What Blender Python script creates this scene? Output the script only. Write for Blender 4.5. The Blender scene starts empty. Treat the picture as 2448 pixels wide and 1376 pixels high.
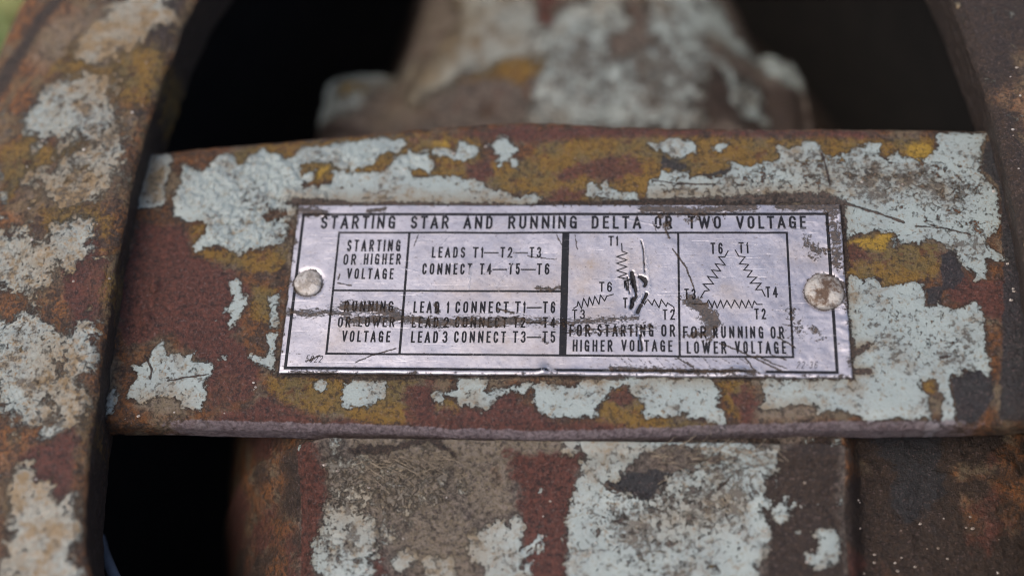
import bpy, math, random
import numpy as np
from mathutils import Matrix, Vector

MM = 0.001
SC = bpy.context.scene
COL = SC.collection

# ------------------------------------------------------------------ camera
cam_d = bpy.data.cameras.new('camera')
cam = bpy.data.objects.new('camera', cam_d)
COL.objects.link(cam)
RIGHT = Vector((0.9965572, 0.0400193, -0.0726096))
DOWN = Vector((0.0035774, -0.8957283, -0.4445875))
FWD = Vector((-0.0828306, 0.4427972, -0.8927876))
rot = Matrix((RIGHT, -DOWN, -FWD)).transposed()
cam.matrix_world = Matrix.Translation(Vector((10.837, -101.873, 205.793)) * MM) @ rot.to_4x4()
cam_d.sensor_width = 36
cam_d.lens = 50
cam_d.clip_start = 0.005
cam_d.clip_end = 60
cam_d.dof.use_dof = True
cam_d.dof.focus_distance = 0.2285
cam_d.dof.aperture_fstop = 5.2
cam_d.dof.aperture_blades = 7
SC.camera = cam

# ------------------------------------------------------------------ sky and sun
SUN_EL, SUN_AZ = 66.0, 238.0            # degrees; azimuth clockwise from +Y
w = bpy.data.worlds.new('World')
SC.world = w
w.use_nodes = True
nt = w.node_tree
bg = nt.nodes['Background']
sky = nt.nodes.new('ShaderNodeTexSky')
sky.sky_type = 'NISHITA'
sky.sun_disc = False
sky.sun_elevation = math.radians(SUN_EL)
sky.sun_rotation = math.radians(SUN_AZ)
sky.air_density = 1.0
sky.dust_density = 6.0
sky.ozone_density = 1.2
nt.links.new(sky.outputs[0], bg.inputs[0])
bg.inputs[1].default_value = 0.115
sd = bpy.data.lights.new('sun', 'SUN')
sd.energy = 0.48
sd.angle = math.radians(55)
sd.color = (1.0, 0.95, 0.88)
sun = bpy.data.objects.new('sun', sd)
COL.objects.link(sun)
az, el = math.radians(SUN_AZ), math.radians(SUN_EL)
sdir = Vector((math.sin(az) * math.cos(el), math.cos(az) * math.cos(el), math.sin(el)))
sun.rotation_euler = sdir.to_track_quat('Z', 'Y').to_euler()
SC.cycles.use_denoising = True
SC.cycles.denoiser = 'OPENIMAGEDENOISE'
SC.cycles.denoising_input_passes = 'RGB_ALBEDO_NORMAL'
SC.cycles.denoising_prefilter = 'ACCURATE'
SC.cycles.pixel_filter_type = 'BLACKMAN_HARRIS'
SC.cycles.filter_width = 1.1
SC.view_settings.view_transform = 'Standard'
SC.view_settings.look = 'None'
SC.view_settings.exposure = 0.8
SC.view_settings.gamma = 1.0
SC.view_settings.use_curve_mapping = False

# ------------------------------------------------------------------ measured outlines, millimetres in the part's own plane
D = {
 'bar_n': [(-84.94,26.36),(-74.13,27.08),(-68.54,27.4),(-55.28,28.79),(-46.46,29.6),(-33.29,30.97),(-22.34,32.02),(-15.07,32.66),(-7.8,33.03),(-1.99,32.91),(10.27,31.97),(24.52,31.53),(42.13,31.33),(59.52,31.05),(71.2,30.8),(80.07,30.66)],
 'bar_s': [(-83.67,-23.63),(-73.62,-23.58),(-59.51,-23.61),(-42.49,-23.82),(-29.02,-24.14),(-17.02,-24.55),(-5.81,-24.75),(-0.57,-24.68),(10.49,-24.25),(23.43,-23.4),(36.26,-22.89),(48.99,-22.52),(61.62,-22.15),(70.94,-21.56),(80.41,-21.31)],
 'bar_poly': [('paint',[(-66.48,23.96),(-65.09,23.54),(-64.04,23.45),(-62.68,22.18),(-61.41,23.69),(-60.3,25.29),(-58.83,25.96),(-57.17,25.7),(-56.51,23.42),(-55.86,23.5),(-54.81,25.69),(-52.67,27.55),(-51.35,26.35),(-48.42,25.24),(-46.78,25.65),(-45.68,27.68),(-44.07,27.76),(-42.77,27.32),(-41.66,27.91),(-39.74,28.58),(-36.81,28.57),(-34.35,28.98),(-32.92,29.39),(-31.47,29.56),(-29.99,29.29),(-28.56,29.71),(-27.71,28.09),(-28.8,27.0),(-29.24,26.16),(-30.13,24.48),(-29.19,25.57),(-27.79,26.15),(-26.89,26.73),(-25.82,25.97),(-24.21,26.72),(-22.5,27.22),(-20.81,26.79),(-19.32,25.94),(-18.65,26.94),(-18.46,28.63),(-17.53,28.79),(-15.81,27.77),(-14.54,26.75),(-15.9,25.25),(-17.51,24.51),(-19.77,25.1),(-22.91,25.7),(-23.23,25.04),(-22.75,23.28),(-23.4,22.21),(-25.17,22.88),(-26.1,22.8),(-26.02,21.64),(-25.08,21.55),(-22.64,21.63),(-18.06,21.61),(-17.32,21.11),(-15.45,20.78),(-13.72,20.28),(-12.73,18.97),(-11.03,18.97),(-9.87,18.31),(-9.14,17.66),(-7.66,17.66),(-6.06,18.14),(-3.93,17.49),(-4.81,16.45),(-7.79,15.56),(-24.7,15.18),(-44.71,15.21),(-46.24,12.78),(-46.33,8.46),(-48.77,8.06),(-51.79,7.66),(-54.36,6.55),(-57.15,7.66),(-59.51,7.65),(-61.72,7.01),(-62.85,8.44),(-61.63,8.92),(-60.71,10.61),(-60.3,12.38),(-62.57,13.03),(-64.47,12.62),(-66.58,13.68),(-67.05,16.79),(-66.47,19.85)]),('hole',[(-45.49,23.88),(-42.74,24.12),(-40.19,24.11),(-39.82,21.77),(-40.16,20.11),(-42.25,19.29),(-44.65,19.38),(-43.45,20.37),(-42.72,21.78),(-42.82,22.78),(-44.03,22.45),(-45.31,22.2)]),('hole',[(-39.94,23.1),(-37.56,23.26),(-36.06,22.67),(-34.39,23.5),(-32.98,23.91),(-32.32,24.74),(-31.18,25.91),(-29.45,26.07),(-30.12,24.4),(-30.32,23.23),(-30.37,22.15),(-32.41,22.32),(-35.33,22.58),(-37.48,22.43)]),('hole',[(-51.15,13.59),(-49.7,14.8),(-46.78,14.4),(-46.69,13.59),(-48.77,12.94),(-50.14,12.38)]),('paint',[(-14.38,27.93),(-12.45,28.34),(-11.21,29.6),(-10.12,29.42),(-9.36,28.32),(-8.07,26.64),(-8.77,26.14),(-9.73,25.14),(-10.62,24.15),(-12.03,23.74),(-12.22,23.16),(-10.38,23.57),(-12.07,24.57),(-11.61,25.65),(-12.89,26.91)]),('paint',[(-9.44,24.97),(-8.52,25.3),(-7.99,24.47),(-8.38,23.39),(-9.24,23.56)]),('paint',[(13.61,28.19),(15.52,28.01),(17.43,28.84),(18.84,28.83),(19.54,28.41),(20.96,28.81),(22.14,27.81),(22.32,26.15),(20.7,25.91),(20.33,24.51),(18.31,25.09),(16.49,25.68),(15.51,26.51),(13.89,26.94)]),('paint',[(24.22,26.47),(25.65,27.79),(27.34,28.03),(26.1,26.13)]),('paint',[(13.45,20.61),(15.55,21.74),(16.26,22.8),(20.65,22.54),(21.12,21.32),(24.25,21.47),(26.69,21.95),(27.77,23.33),(26.75,24.23),(28.14,24.31),(29.79,23.65),(30.9,23.64),(32.79,24.29),(34.87,24.2),(35.55,25.59),(35.7,27.48),(36.85,26.9),(38.53,27.05),(39.98,28.29),(41.79,28.44),(42.71,27.44),(43.48,25.22),(45.15,25.54),(47.0,26.35),(48.7,27.16),(50.62,27.98),(52.88,27.8),(52.71,25.5),(53.61,24.77),(55.5,26.14),(56.8,25.32),(58.76,24.25),(60.75,25.3),(61.77,27.5),(61.42,29.73),(66.13,30.19),(70.04,29.67),(69.19,26.72),(68.38,22.2),(69.66,20.36),(70.67,18.53),(70.57,14.53),(69.91,11.51),(67.5,9.28),(70.73,5.88),(67.75,5.42),(67.05,2.5),(65.56,2.49),(63.64,5.41),(62.41,7.6),(60.29,8.89),(58.82,9.51),(57.21,8.43),(54.99,8.89),(53.07,7.97),(52.77,9.27),(53.67,10.58),(51.44,11.04),(48.74,10.58),(45.66,9.49),(45.25,15.89),(24.14,16.56),(13.45,16.74)]),('paint',[(3.53,19.66),(4.21,21.05),(5.63,19.41),(6.74,20.63),(7.1,19.41),(8.22,19.49),(9.42,18.03),(11.99,18.99),(12.34,16.82),(6.15,16.83),(3.7,17.72)]),('paint',[(45.6,3.25),(47.77,2.21),(50.04,2.82),(50.69,0.95),(53.26,1.18),(55.94,2.01),(57.41,1.57),(57.4,-2.19),(59.62,-1.96),(61.4,-2.98),(63.63,-2.6),(65.15,-1.5),(66.1,-2.95),(66.1,-6.64),(66.05,-10.7),(65.94,-14.69),(64.66,-13.73),(62.49,-13.4),(59.87,-15.1),(60.3,-17.86),(60.3,-21.75),(58.15,-22.12),(57.63,-23.74),(55.93,-23.43),(55.73,-21.4),(51.86,-21.45),(47.2,-21.91),(45.14,-20.77),(42.7,-20.6),(39.46,-20.84),(39.34,-19.61),(38.09,-19.21),(35.1,-19.38),(33.16,-20.3),(30.18,-19.85),(31.29,-19.14),(31.4,-16.43),(30.35,-15.25),(30.91,-14.04),(42.82,-13.23),(44.46,-7.51)]),('hole',[(55.61,-14.86),(57.63,-14.84),(58.16,-17.95),(57.97,-21.37),(56.6,-21.39),(56.56,-17.63),(55.58,-16.6)]),('paint',[(3.9,-14.29),(23.47,-14.11),(24.52,-16.5),(24.99,-18.03),(24.45,-19.5),(25.97,-22.1),(25.19,-23.0),(22.99,-21.86),(20.56,-21.89),(19.16,-21.35),(16.14,-21.39),(13.38,-21.97),(12.61,-20.81),(13.25,-19.76),(11.18,-17.83),(10.33,-16.22),(8.38,-16.94),(7.61,-18.22),(6.2,-19.7),(5.96,-21.3),(5.0,-21.94),(-1.35,-22.01),(-3.34,-20.99),(-4.38,-18.91),(-6.59,-17.87),(-7.85,-17.6),(-9.53,-18.4),(-10.95,-20.24),(-12.36,-21.1),(-14.19,-20.07),(-15.9,-20.09),(-16.7,-18.76),(-17.69,-18.77),(-18.89,-19.7),(-19.66,-19.07),(-20.36,-17.45),(-19.52,-17.08),(-18.48,-17.85),(-16.68,-16.91),(-16.66,-14.84),(-11.48,-14.79),(-11.15,-16.0),(-11.69,-17.22),(-8.15,-16.68),(-5.92,-16.24),(-2.96,-16.21),(1.97,-16.44),(3.19,-15.01)]),('hole',[(-5.35,-17.58),(-4.72,-16.86),(-4.24,-17.35),(-4.52,-18.63),(-5.19,-18.49)]),('paint',[(-34.67,-16.02),(-31.94,-15.7),(-27.43,-15.8),(-27.67,-18.59),(-29.27,-20.24),(-30.23,-20.74),(-32.55,-20.13),(-33.73,-21.06),(-34.69,-20.01),(-34.63,-17.88)]),('paint',[(-39.13,-16.64),(-38.0,-15.76),(-36.9,-16.61),(-36.93,-17.69),(-38.81,-17.71)]),('paint',[(-64.86,-9.16),(-64.03,-10.94),(-62.82,-11.6),(-61.25,-11.96),(-58.68,-10.53),(-59.71,-12.53),(-56.72,-12.73),(-55.62,-13.67),(-55.75,-15.28),(-56.84,-16.81),(-56.46,-19.54),(-56.97,-21.26),(-60.34,-20.94),(-61.75,-18.81),(-64.21,-19.27),(-67.04,-20.01),(-69.41,-19.32),(-68.84,-16.93),(-68.13,-15.76),(-69.9,-13.8),(-67.04,-13.04),(-66.67,-10.96)]),('paint',[(-72.46,-22.0),(-72.78,-18.92),(-71.59,-17.39),(-70.85,-19.34),(-71.22,-21.63)]),('paint',[(-55.65,1.7),(-53.8,2.17),(-53.05,-0.38),(-51.57,-1.6),(-52.54,-4.42),(-54.1,-6.92),(-54.58,-5.94),(-54.18,-3.67),(-56.91,-5.73),(-56.01,-4.06),(-54.39,-2.0)]),('paint',[(-46.67,-0.35),(-48.18,-1.2),(-48.41,-2.27),(-47.64,-4.02),(-48.05,-7.03),(-46.37,-6.64)]),('paint',[(-48.4,-8.15),(-46.24,-7.76),(-45.57,-14.75),(-46.97,-14.4),(-49.17,-13.18),(-50.87,-11.65),(-50.06,-11.5),(-47.78,-12.21),(-47.45,-10.37)]),('paint',[(-55.1,-12.42),(-53.74,-10.79),(-54.04,-12.63)]),('paint',[(-75.41,24.43),(-73.69,26.29),(-68.88,26.61),(-68.33,24.4),(-68.37,20.19),(-68.62,16.05),(-70.84,15.24),(-73.06,15.4)]),('ochre',[(-54.98,28.24),(-46.17,28.88),(-28.68,30.31),(-18.51,30.75),(-14.82,29.62),(-13.8,23.33),(-17.23,20.7),(-25.13,21.3),(-40.89,20.11),(-45.19,19.71),(-57.12,21.83),(-59.03,25.2)]),('ochre',[(-13.16,24.99),(-7.44,24.96),(-3.97,28.29),(3.15,29.26),(14.54,29.69),(24.43,29.63),(41.9,29.19),(52.95,28.79),(61.58,29.15),(61.44,23.84),(56.0,23.86),(52.66,24.85),(35.39,23.54),(27.01,21.13),(21.46,20.91),(13.45,17.54),(3.37,16.59),(-4.34,17.25),(-10.73,18.56),(-14.35,20.2)]),('ochre',[(45.35,8.88),(48.75,10.81),(51.46,11.35),(53.95,10.81),(53.08,8.12),(55.01,9.04),(57.22,8.59),(60.31,9.2),(61.52,6.61),(59.53,2.7),(55.92,1.71),(53.25,0.96),(50.67,0.58),(50.02,2.52),(47.75,1.91),(45.24,2.8)]),('ochre',[(-63.43,11.98),(-60.29,12.78),(-61.12,8.37),(-57.39,7.34),(-52.34,6.95),(-46.1,8.3),(-45.98,4.06),(-49.02,2.88),(-51.89,3.26),(-54.87,4.43),(-59.25,5.2),(-62.74,7.17)]),('ochre',[(-51.6,0.94),(-47.29,0.18),(-47.2,-6.65),(-50.85,-5.17)]),('ochre',[(-46.87,-15.27),(-36.0,-15.53),(-25.91,-15.5),(-21.9,-15.46),(-23.1,-17.4),(-22.06,-22.68),(-27.28,-23.44),(-32.67,-22.45),(-38.76,-21.47),(-43.61,-20.11),(-46.59,-17.64)]),('ochre',[(-55.8,-19.89),(-55.57,-14.11),(-52.39,-14.81),(-50.07,-16.96),(-51.83,-19.13),(-54.21,-21.65)]),('ochre',[(-19.7,-18.43),(-16.39,-18.4),(-15.55,-21.55),(-18.09,-22.98),(-20.13,-21.96)]),('ochre',[(5.33,-22.35),(5.94,-19.56),(8.18,-16.52),(11.12,-17.48),(13.58,-19.69),(13.06,-21.36),(16.91,-21.52),(22.03,-22.01),(23.59,-23.49),(10.49,-24.0)]),('ochre',[(23.45,-15.17),(29.26,-15.12),(29.77,-18.95),(27.13,-21.74),(25.89,-20.38),(25.02,-16.91)]),('ochre',[(55.76,-14.51),(57.97,-14.49),(58.04,-17.27),(55.55,-16.95)]),('yellow',[(56.29,27.53),(58.4,28.1),(61.77,27.5),(60.89,25.3),(58.42,24.26),(56.46,25.32)]),('yellow',[(-23.48,28.83),(-20.6,29.23),(-20.11,27.12),(-22.61,26.71)]),('yellow',[(45.51,9.26),(53.64,11.04),(52.36,7.36),(48.05,7.35)]),('yellow',[(-43.42,20.12),(-40.69,21.77),(-40.16,23.86),(-42.31,23.45)]),('maroon',[(-17.44,24.59),(-12.46,25.4),(-11.86,21.67),(-15.09,20.7),(-17.12,21.28)]),('maroon',[(-0.3,24.1),(6.76,25.73),(13.46,25.03),(13.11,21.59),(8.21,20.62),(3.29,21.21),(-1.61,20.0),(-3.62,16.6),(2.68,16.43),(3.33,18.77),(-1.63,20.82)]),('maroon',[(-72.77,13.6),(-64.52,11.98),(-61.55,6.38),(-54.72,3.25),(-51.41,-0.6),(-53.24,-8.18),(-48.47,-13.32),(-49.04,-19.82),(-55.61,-21.31),(-58.17,-12.67),(-64.37,-8.26),(-70.99,-10.55),(-74.75,-0.7)]),('maroon',[(45.58,8.26),(48.1,8.11),(49.93,5.83),(45.88,4.53)]),('maroon',[(60.61,7.37),(63.6,4.36),(65.98,2.12),(73.23,4.38),(72.03,-5.88),(64.16,-3.04),(60.33,-2.69)]),('maroon',[(-23.81,-16.7),(-20.53,-15.95),(-19.21,-20.9),(-5.81,-19.34),(-0.51,-22.07),(6.62,-22.33),(23.26,-23.84),(23.24,-24.86),(-21.89,-25.1),(-25.38,-22.37)]),('maroon',[(-9.82,-17.62),(-7.2,-17.24),(-3.78,-21.42),(-12.24,-22.21)]),('maroon',[(7.86,-17.09),(10.46,-17.06),(11.12,-19.51),(7.23,-19.55)]),('maroon',[(-55.41,-22.73),(-46.42,-19.07),(-37.99,-22.52),(-22.04,-23.02),(-28.46,-25.19),(-55.12,-24.83)]),('maroon',[(-28.6,29.28),(-7.69,31.87),(6.7,31.18),(52.37,30.28),(52.27,28.96),(6.72,29.49),(-7.58,28.73)]),('maroon',[(25.97,-17.6),(28.57,-16.53),(30.73,-18.94),(29.65,-22.4),(27.75,-22.42)]),('dark',[(16.14,25.52),(20.33,24.18),(20.72,22.46),(15.77,22.88)]),('dark',[(21.12,21.32),(26.37,23.01),(27.91,23.49),(27.37,21.7),(24.24,21.22)]),('dark',[(57.65,0.61),(60.06,1.36),(59.86,-2.18),(57.53,-2.19)]),('dark',[(60.41,6.61),(62.65,8.13),(63.67,5.11),(64.1,2.86),(61.94,0.62),(60.31,0.62)]),('dark',[(59.9,-14.82),(63.16,-13.05),(66.38,-12.32),(66.29,-17.87),(63.5,-21.98),(60.29,-21.89)]),('dark',[(-67.61,15.64),(-66.21,16.05),(-65.9,14.01),(-66.94,13.6)]),('dark',[(-84.11,32.23),(-74.1,21.89),(-74.44,10.36),(-74.4,-0.7),(-72.91,-15.73),(-72.37,-22.93),(-82.64,-23.05),(-82.6,15.25)]),('dark',[(70.8,16.64),(75.63,18.2),(70.99,-21.22),(66.66,-21.27),(70.28,5.88)]),('dark',[(69.65,27.87),(76.86,28.64),(75.08,13.51),(70.96,15.07),(70.81,19.8),(68.42,22.6)])],
 'bar_str': [('grime',1.5,1.0,[(-46.98,16.19),(-41.94,16.26),(-36.91,16.17)]),('grime',1.1,0.8,[(-36.91,16.17),(-24.78,16.23),(-10.62,16.05)]),('grime',1.0,0.8,[(-4.32,16.36),(3.37,16.43),(13.1,16.5)]),('grime',1.9,1.1,[(13.1,16.26),(24.14,16.56),(34.44,17.18),(41.94,17.32),(45.27,16.29)]),('grime',1.2,1.0,[(45.27,16.29),(45.25,10.42),(45.33,4.31)]),('grime',0.5,1.0,[(45.3,16.68),(49.25,15.1),(55.11,12.75)]),('grime',1.2,0.7,[(45.25,-5.33),(45.52,-11.08),(47.9,-9.06)]),('grime',0.9,0.9,[(45.49,-13.56),(47.77,-13.68)]),('grime',1.0,0.7,[(-45.21,-14.96),(-29.27,-15.46)]),('grime',0.8,0.8,[(-29.27,-15.46),(-2.68,-14.78),(29.91,-14.76),(44.65,-14.62)]),('grime',0.35,0.9,[(14.5,20.77),(18.67,20.11),(24.9,19.85)]),('grime',0.35,0.9,[(42.76,25.96),(43.29,23.1),(43.65,19.87)]),('grime',0.35,0.8,[(57.04,11.97),(61.66,11.58),(65.51,10.43)]),('grime',0.5,0.8,[(59.07,12.36),(60.03,11.97)]),('grime',0.6,0.8,[(58.91,-11.11),(60.53,-10.82)]),('grime',0.4,0.9,[(-67.62,-12.01),(-66.1,-14.2),(-65.95,-16.03)]),('grime',0.35,0.8,[(-63.14,-16.37),(-59.82,-15.61),(-56.44,-15.21)]),('tan',2.0,0.9,[(-46.33,16.84),(-31.95,16.81),(-10.65,16.62)]),('tan',2.2,0.9,[(14.49,17.54),(31.06,18.3),(43.36,18.27)]),('tan',2.2,0.8,[(-66.7,-20.01),(-62.55,-20.32),(-59.88,-19.93)]),('tan',2.5,0.8,[(30.98,-20.66),(34.81,-20.28),(38.59,-20.58)]),('tan',1.2,1,[(47.9,-9.06),(44.97,-9.66)]),('tan',1.0,0.9,[(44.79,-12.5),(47.89,-13.75)]),('tan',2.5,1,[(-71.4,23.56),(-71.35,18.54)]),('tan',3.0,0.55,[(38.21,24.75),(40.8,21.49),(51.73,21.45),(61.68,19.03)]),('tan',1.5,0.7,[(-16.31,-19.81),(-13.75,-18.37),(-12.32,-20.47)]),('speck',5.0,1.0,[(31.17,21.52),(41.53,22.3),(55.13,21.44),(65.11,19.81)]),('speck',5,0.9,[(61.46,16.65),(65.67,11.97)]),('speck',4,0.7,[(52.9,-6.73),(62.1,-10.94)]),('speck',4,0.6,[(17.27,19.14),(27.65,19.11)]),('bump',5.0,1.0,[(-63.62,21.01),(-57.01,20.99),(-50.76,17.67),(-55.84,11.98)]),('bump',4.5,1.0,[(-51.15,20.97),(-45.06,18.48),(-46.51,11.97)]),('bump',4,0.45,[(-42.67,23.45),(-32.71,25.92)]),('bump',4,0.3,[(-28.95,24.23),(-19.0,26.69)]),('speck',3,0.6,[(-53.67,17.67),(-47.13,11.17)])],
 'low_poly': [('paint',[(-36.17,-28.06),(-31.09,-28.06),(-28.98,-29.07),(-26.51,-28.76),(-24.46,-29.21),(-21.41,-29.72),(-17.85,-30.15),(-18.35,-32.78),(-22.11,-34.14),(-24.56,-34.18),(-28.74,-31.92),(-31.08,-34.29),(-33.02,-35.08),(-35.75,-32.38)]),('paint',[(-36.86,-34.12),(-34.75,-35.11),(-32.92,-35.35),(-31.64,-36.35),(-29.91,-36.32),(-28.77,-38.06),(-28.3,-40.53),(-29.11,-42.54),(-28.74,-46.99),(-35.83,-47.14),(-37.62,-43.7),(-38.5,-40.25),(-37.32,-39.49),(-36.26,-37.45)]),('paint',[(-13.59,-40.05),(-12.7,-38.5),(-10.04,-37.98),(-9.58,-36.7),(-8.83,-37.43),(-7.1,-38.13),(-6.91,-36.38),(-5.93,-36.37),(-6.08,-39.38),(-6.19,-41.62),(-5.76,-47.79),(-9.78,-47.88),(-10.94,-43.69),(-12.75,-42.48)]),('paint',[(-25.59,-43.26),(-24.0,-41.71),(-22.29,-41.94),(-22.88,-43.67),(-24.53,-44.22)]),('paint',[(-19.97,-43.34),(-17.08,-42.83),(-15.48,-48.0),(-18.69,-48.07)]),('paint',[(3.89,-25.03),(7.26,-24.63),(12.34,-24.0),(18.01,-23.02),(27.88,-22.25),(28.65,-24.69),(30.24,-25.84),(33.0,-26.35),(32.67,-28.14),(30.93,-29.94),(30.51,-34.52),(31.51,-36.5),(31.64,-39.85),(29.68,-41.83),(29.43,-48.92),(1.91,-49.54),(1.95,-39.95),(2.1,-34.48),(3.45,-30.1),(4.39,-27.25),(3.38,-26.23),(0.94,-26.54),(0.63,-24.94)]),('paint',[(39.86,-37.73),(41.99,-37.69),(41.76,-41.59),(39.02,-42.74),(37.78,-41.41),(39.95,-40.53)]),('paint',[(33.32,-34.27),(34.65,-32.91),(34.91,-34.25),(33.71,-35.6)]),('hole',[(5.95,-30.88),(9.59,-28.77),(13.2,-26.08),(17.99,-25.39),(25.21,-26.74),(24.65,-28.54),(21.27,-28.86),(18.79,-29.24),(15.72,-32.22),(13.19,-33.95),(11.83,-32.82),(8.19,-32.61)]),('hole',[(7.38,-36.06),(10.15,-34.88),(11.25,-36.0),(9.26,-37.16),(7.97,-37.05)]),('hole',[(4.96,-38.97),(5.76,-36.09),(6.88,-37.54),(6.32,-39.21)]),('hole',[(12.79,-42.23),(13.75,-41.89),(14.06,-43.51),(13.11,-44.17)]),('hole',[(21.68,-41.73),(23.99,-42.66),(24.21,-44.07),(22.58,-43.66)]),('ochre',[(12.48,-41.59),(14.07,-41.56),(14.38,-43.82),(12.79,-44.31)]),('ochre',[(21.37,-41.41),(24.25,-42.33),(24.46,-44.33),(22.58,-43.98)]),('dark',[(6.6,-31.01),(9.6,-29.25),(14.43,-28.83),(18.79,-29.45),(15.07,-31.89),(13.19,-33.95),(11.83,-32.82)]),('maroon',[(-8.34,-27.09),(-2.71,-26.66),(3.92,-26.91),(2.99,-30.38),(1.96,-34.48),(1.91,-49.54),(-5.5,-49.7),(-5.72,-38.64),(-6.82,-31.91)]),('maroon',[(-50.28,-24.14),(-40.82,-22.58),(-36.62,-30.31),(-37.28,-37.19),(-37.9,-50.42),(-50.28,-50.7)]),('maroon',[(-28.92,-41.74),(-26.14,-43.66),(-25.63,-50.15),(-28.85,-50.22)]),('brown',[(33.35,-25.8),(42.63,-21.5),(43.49,-48.61),(29.93,-48.91),(31.83,-39.91),(30.59,-33.99),(31.25,-29.93)])],
 'low_str': [('tan',6,1,[(-29.57,-25.99),(-16.11,-25.45),(-2.75,-25.26)]),('speck',7,1.6,[(-34.6,-30.28),(-22.43,-31.47),(-19.06,-32.1)]),('tan',8,1,[(-31.67,-33.0),(-22.53,-30.09)]),('tan',6,1,[(-25.61,-33.58),(-18.76,-36.86),(-15.21,-41.47),(-20.51,-40.25)]),('tan',5,1,[(-13.83,-30.64),(-10.39,-33.33)]),('tan',4,0.9,[(-35.95,-30.3),(-29.22,-30.19),(-19.77,-31.43)]),('tan',4,0.7,[(16.98,-35.56),(23.42,-34.11)]),('tan',4,0.6,[(5.24,-26.89),(10.5,-25.43)]),('speck',6,1,[(13.77,-34.28),(22.16,-32.79),(24.82,-29.35)]),('speck',5,0.9,[(-32.52,-30.94),(-22.43,-31.47)]),('speck',4,0.7,[(-34.96,-40.52),(-30.83,-42.44)]),('speck',5,0.9,[(10.54,-36.34),(14.39,-39.58)]),('grime',1.2,0.9,[(-32.9,-26.75),(-25.46,-26.64),(-20.19,-24.8),(-16.68,-27.21)]),('grime',1.4,1,[(14.45,-24.32),(23.65,-23.85),(33.42,-24.06)]),('grime',0.35,1,[(24.25,-31.4),(26.43,-29.47)])],
 'cap_poly': [('paint',[(-31.34,71.04),(-29.03,73.18),(-25.67,77.48),(-24.47,83.75),(-27.03,90.19),(-27.6,100.2),(-20.67,100.08),(-17.03,87.0),(-9.31,85.43),(-9.08,78.05),(-6.58,75.52),(-3.92,76.58),(-4.65,80.62),(-2.81,82.79),(1.66,84.95),(2.15,88.28),(8.86,87.06),(10.42,79.66),(6.87,77.86),(4.78,73.57),(5.44,69.3),(11.86,69.87),(11.88,56.18),(-8.47,56.3),(-7.47,66.67),(-5.82,70.9),(-8.54,72.53),(-17.37,69.94),(-23.49,67.34),(-29.45,62.65),(-33.84,61.63),(-35.85,64.8),(-33.42,68.5)]),('paint',[(14.57,99.43),(25.89,99.22),(27.44,86.79),(29.47,85.88),(31.35,79.51),(34.05,78.61),(40.85,79.5),(44.21,78.37),(46.21,74.61),(46.32,71.43),(42.57,70.73),(39.62,72.77),(37.36,75.24),(34.65,75.27),(32.52,74.12),(29.24,76.19),(24.77,77.1),(22.37,75.84),(25.42,73.77),(27.12,71.2),(24.59,66.39),(23.58,63.18),(23.81,56.11),(10.16,56.19),(10.11,69.78),(15.56,73.45),(15.93,76.34),(14.89,83.99)]),('paint',[(29.71,70.44),(31.75,68.73),(34.34,65.47),(35.71,67.96),(36.95,63.9),(37.78,60.71),(33.48,59.92),(32.26,65.18),(30.33,67.18)]),('paint',[(-55.39,75.75),(-44.01,76.71),(-38.36,74.47),(-40.8,70.71),(-44.47,71.28),(-44.7,68.6),(-47.53,64.9),(-55.56,63.9)]),('paint',[(-37.18,70.67),(-35.48,72.27),(-34.43,70.11),(-35.67,68.52)]),('ochre',[(-28.6,63.17),(-19.92,67.31),(-17.39,70.48),(-6.76,72.51),(-5.38,70.89),(-7.46,66.14),(-11.82,64.4),(-18.07,65.71)]),('ochre',[(2.44,81.08),(6.03,81.58),(6.95,78.29),(3.86,75.62)]),('hole',[(2.45,80.75),(6.03,81.25),(6.68,78.29),(3.86,76.16)]),('ochre',[(-2.55,83.34),(1.92,86.05),(1.76,84.28),(-2.07,82.23)]),('hole',[(-2.55,83.12),(1.92,85.83),(1.76,84.5),(-2.08,82.45)]),('hole',[(-51.3,71.35),(-46.38,72.38),(-44.74,69.14),(-51.85,67.59)]),('ochre',[(-51.81,71.9),(-46.43,72.93),(-44.27,68.92),(-52.25,67.06)]),('yellow',[(-51.3,71.35),(-46.38,72.38),(-45.19,69.14),(-51.43,67.91)]),('ochre',[(6.33,97.28),(13.65,97.15),(13.64,88.11),(6.4,89.34)]),('maroon',[(-9.45,86.77),(-4.46,87.26),(-4.19,76.8),(-6.39,75.2),(-8.89,77.94)]),('hole',[(-51.61,71.79),(-46.4,72.6),(-44.43,68.7),(-52.27,67.28)]),('brown',[(-55.61,64.43),(-43.56,71.27),(-38.94,82.17),(-33.71,100.32),(-65.06,100.89),(-60.19,56.6),(-37.01,56.46)]),('brown',[(24.99,69.53),(47.61,71.42),(48.51,55.97),(23.89,56.11)])],
 'cap_str': [('speck',10,1,[(14.49,67.53),(20.58,65.38),(18.89,70.65)]),('speck',9,0.8,[(1.34,66.59),(8.39,63.4)]),('tan',10,1,[(-32.81,86.55),(-25.98,79.79),(-30.06,72.21),(-35.85,64.8)]),('tan',8,0.7,[(-14.44,86.29),(2.76,90.52),(10.03,88.16)]),('tan',8,0.6,[(-21.27,76.45),(-14.01,75.28)]),('grime',1.6,0.9,[(24.39,85.73),(25.25,84.06)])],
 'cap_flange': [(-55.3,48.38),(-55.13,59.69),(-54.96,68.69),(-54.2,73.01),(-51.63,74.83),(-43.9,75.29),(-38.32,73.92),(10.08,76.09),(34.83,78.17),(41.0,78.95),(44.6,77.3),(46.63,72.48),(47.41,64.12),(47.66,48.03)],
 'cap_neck': [(-45.17,48.35),(-43.12,65.92),(-39.98,77.76),(-36.96,86.61),(-35.6,100.35),(-34.5,112.21),(22.95,110.96),(31.43,99.12),(33.9,91.15),(36.77,83.36),(39.79,70.44),(39.73,48.06)],
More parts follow.
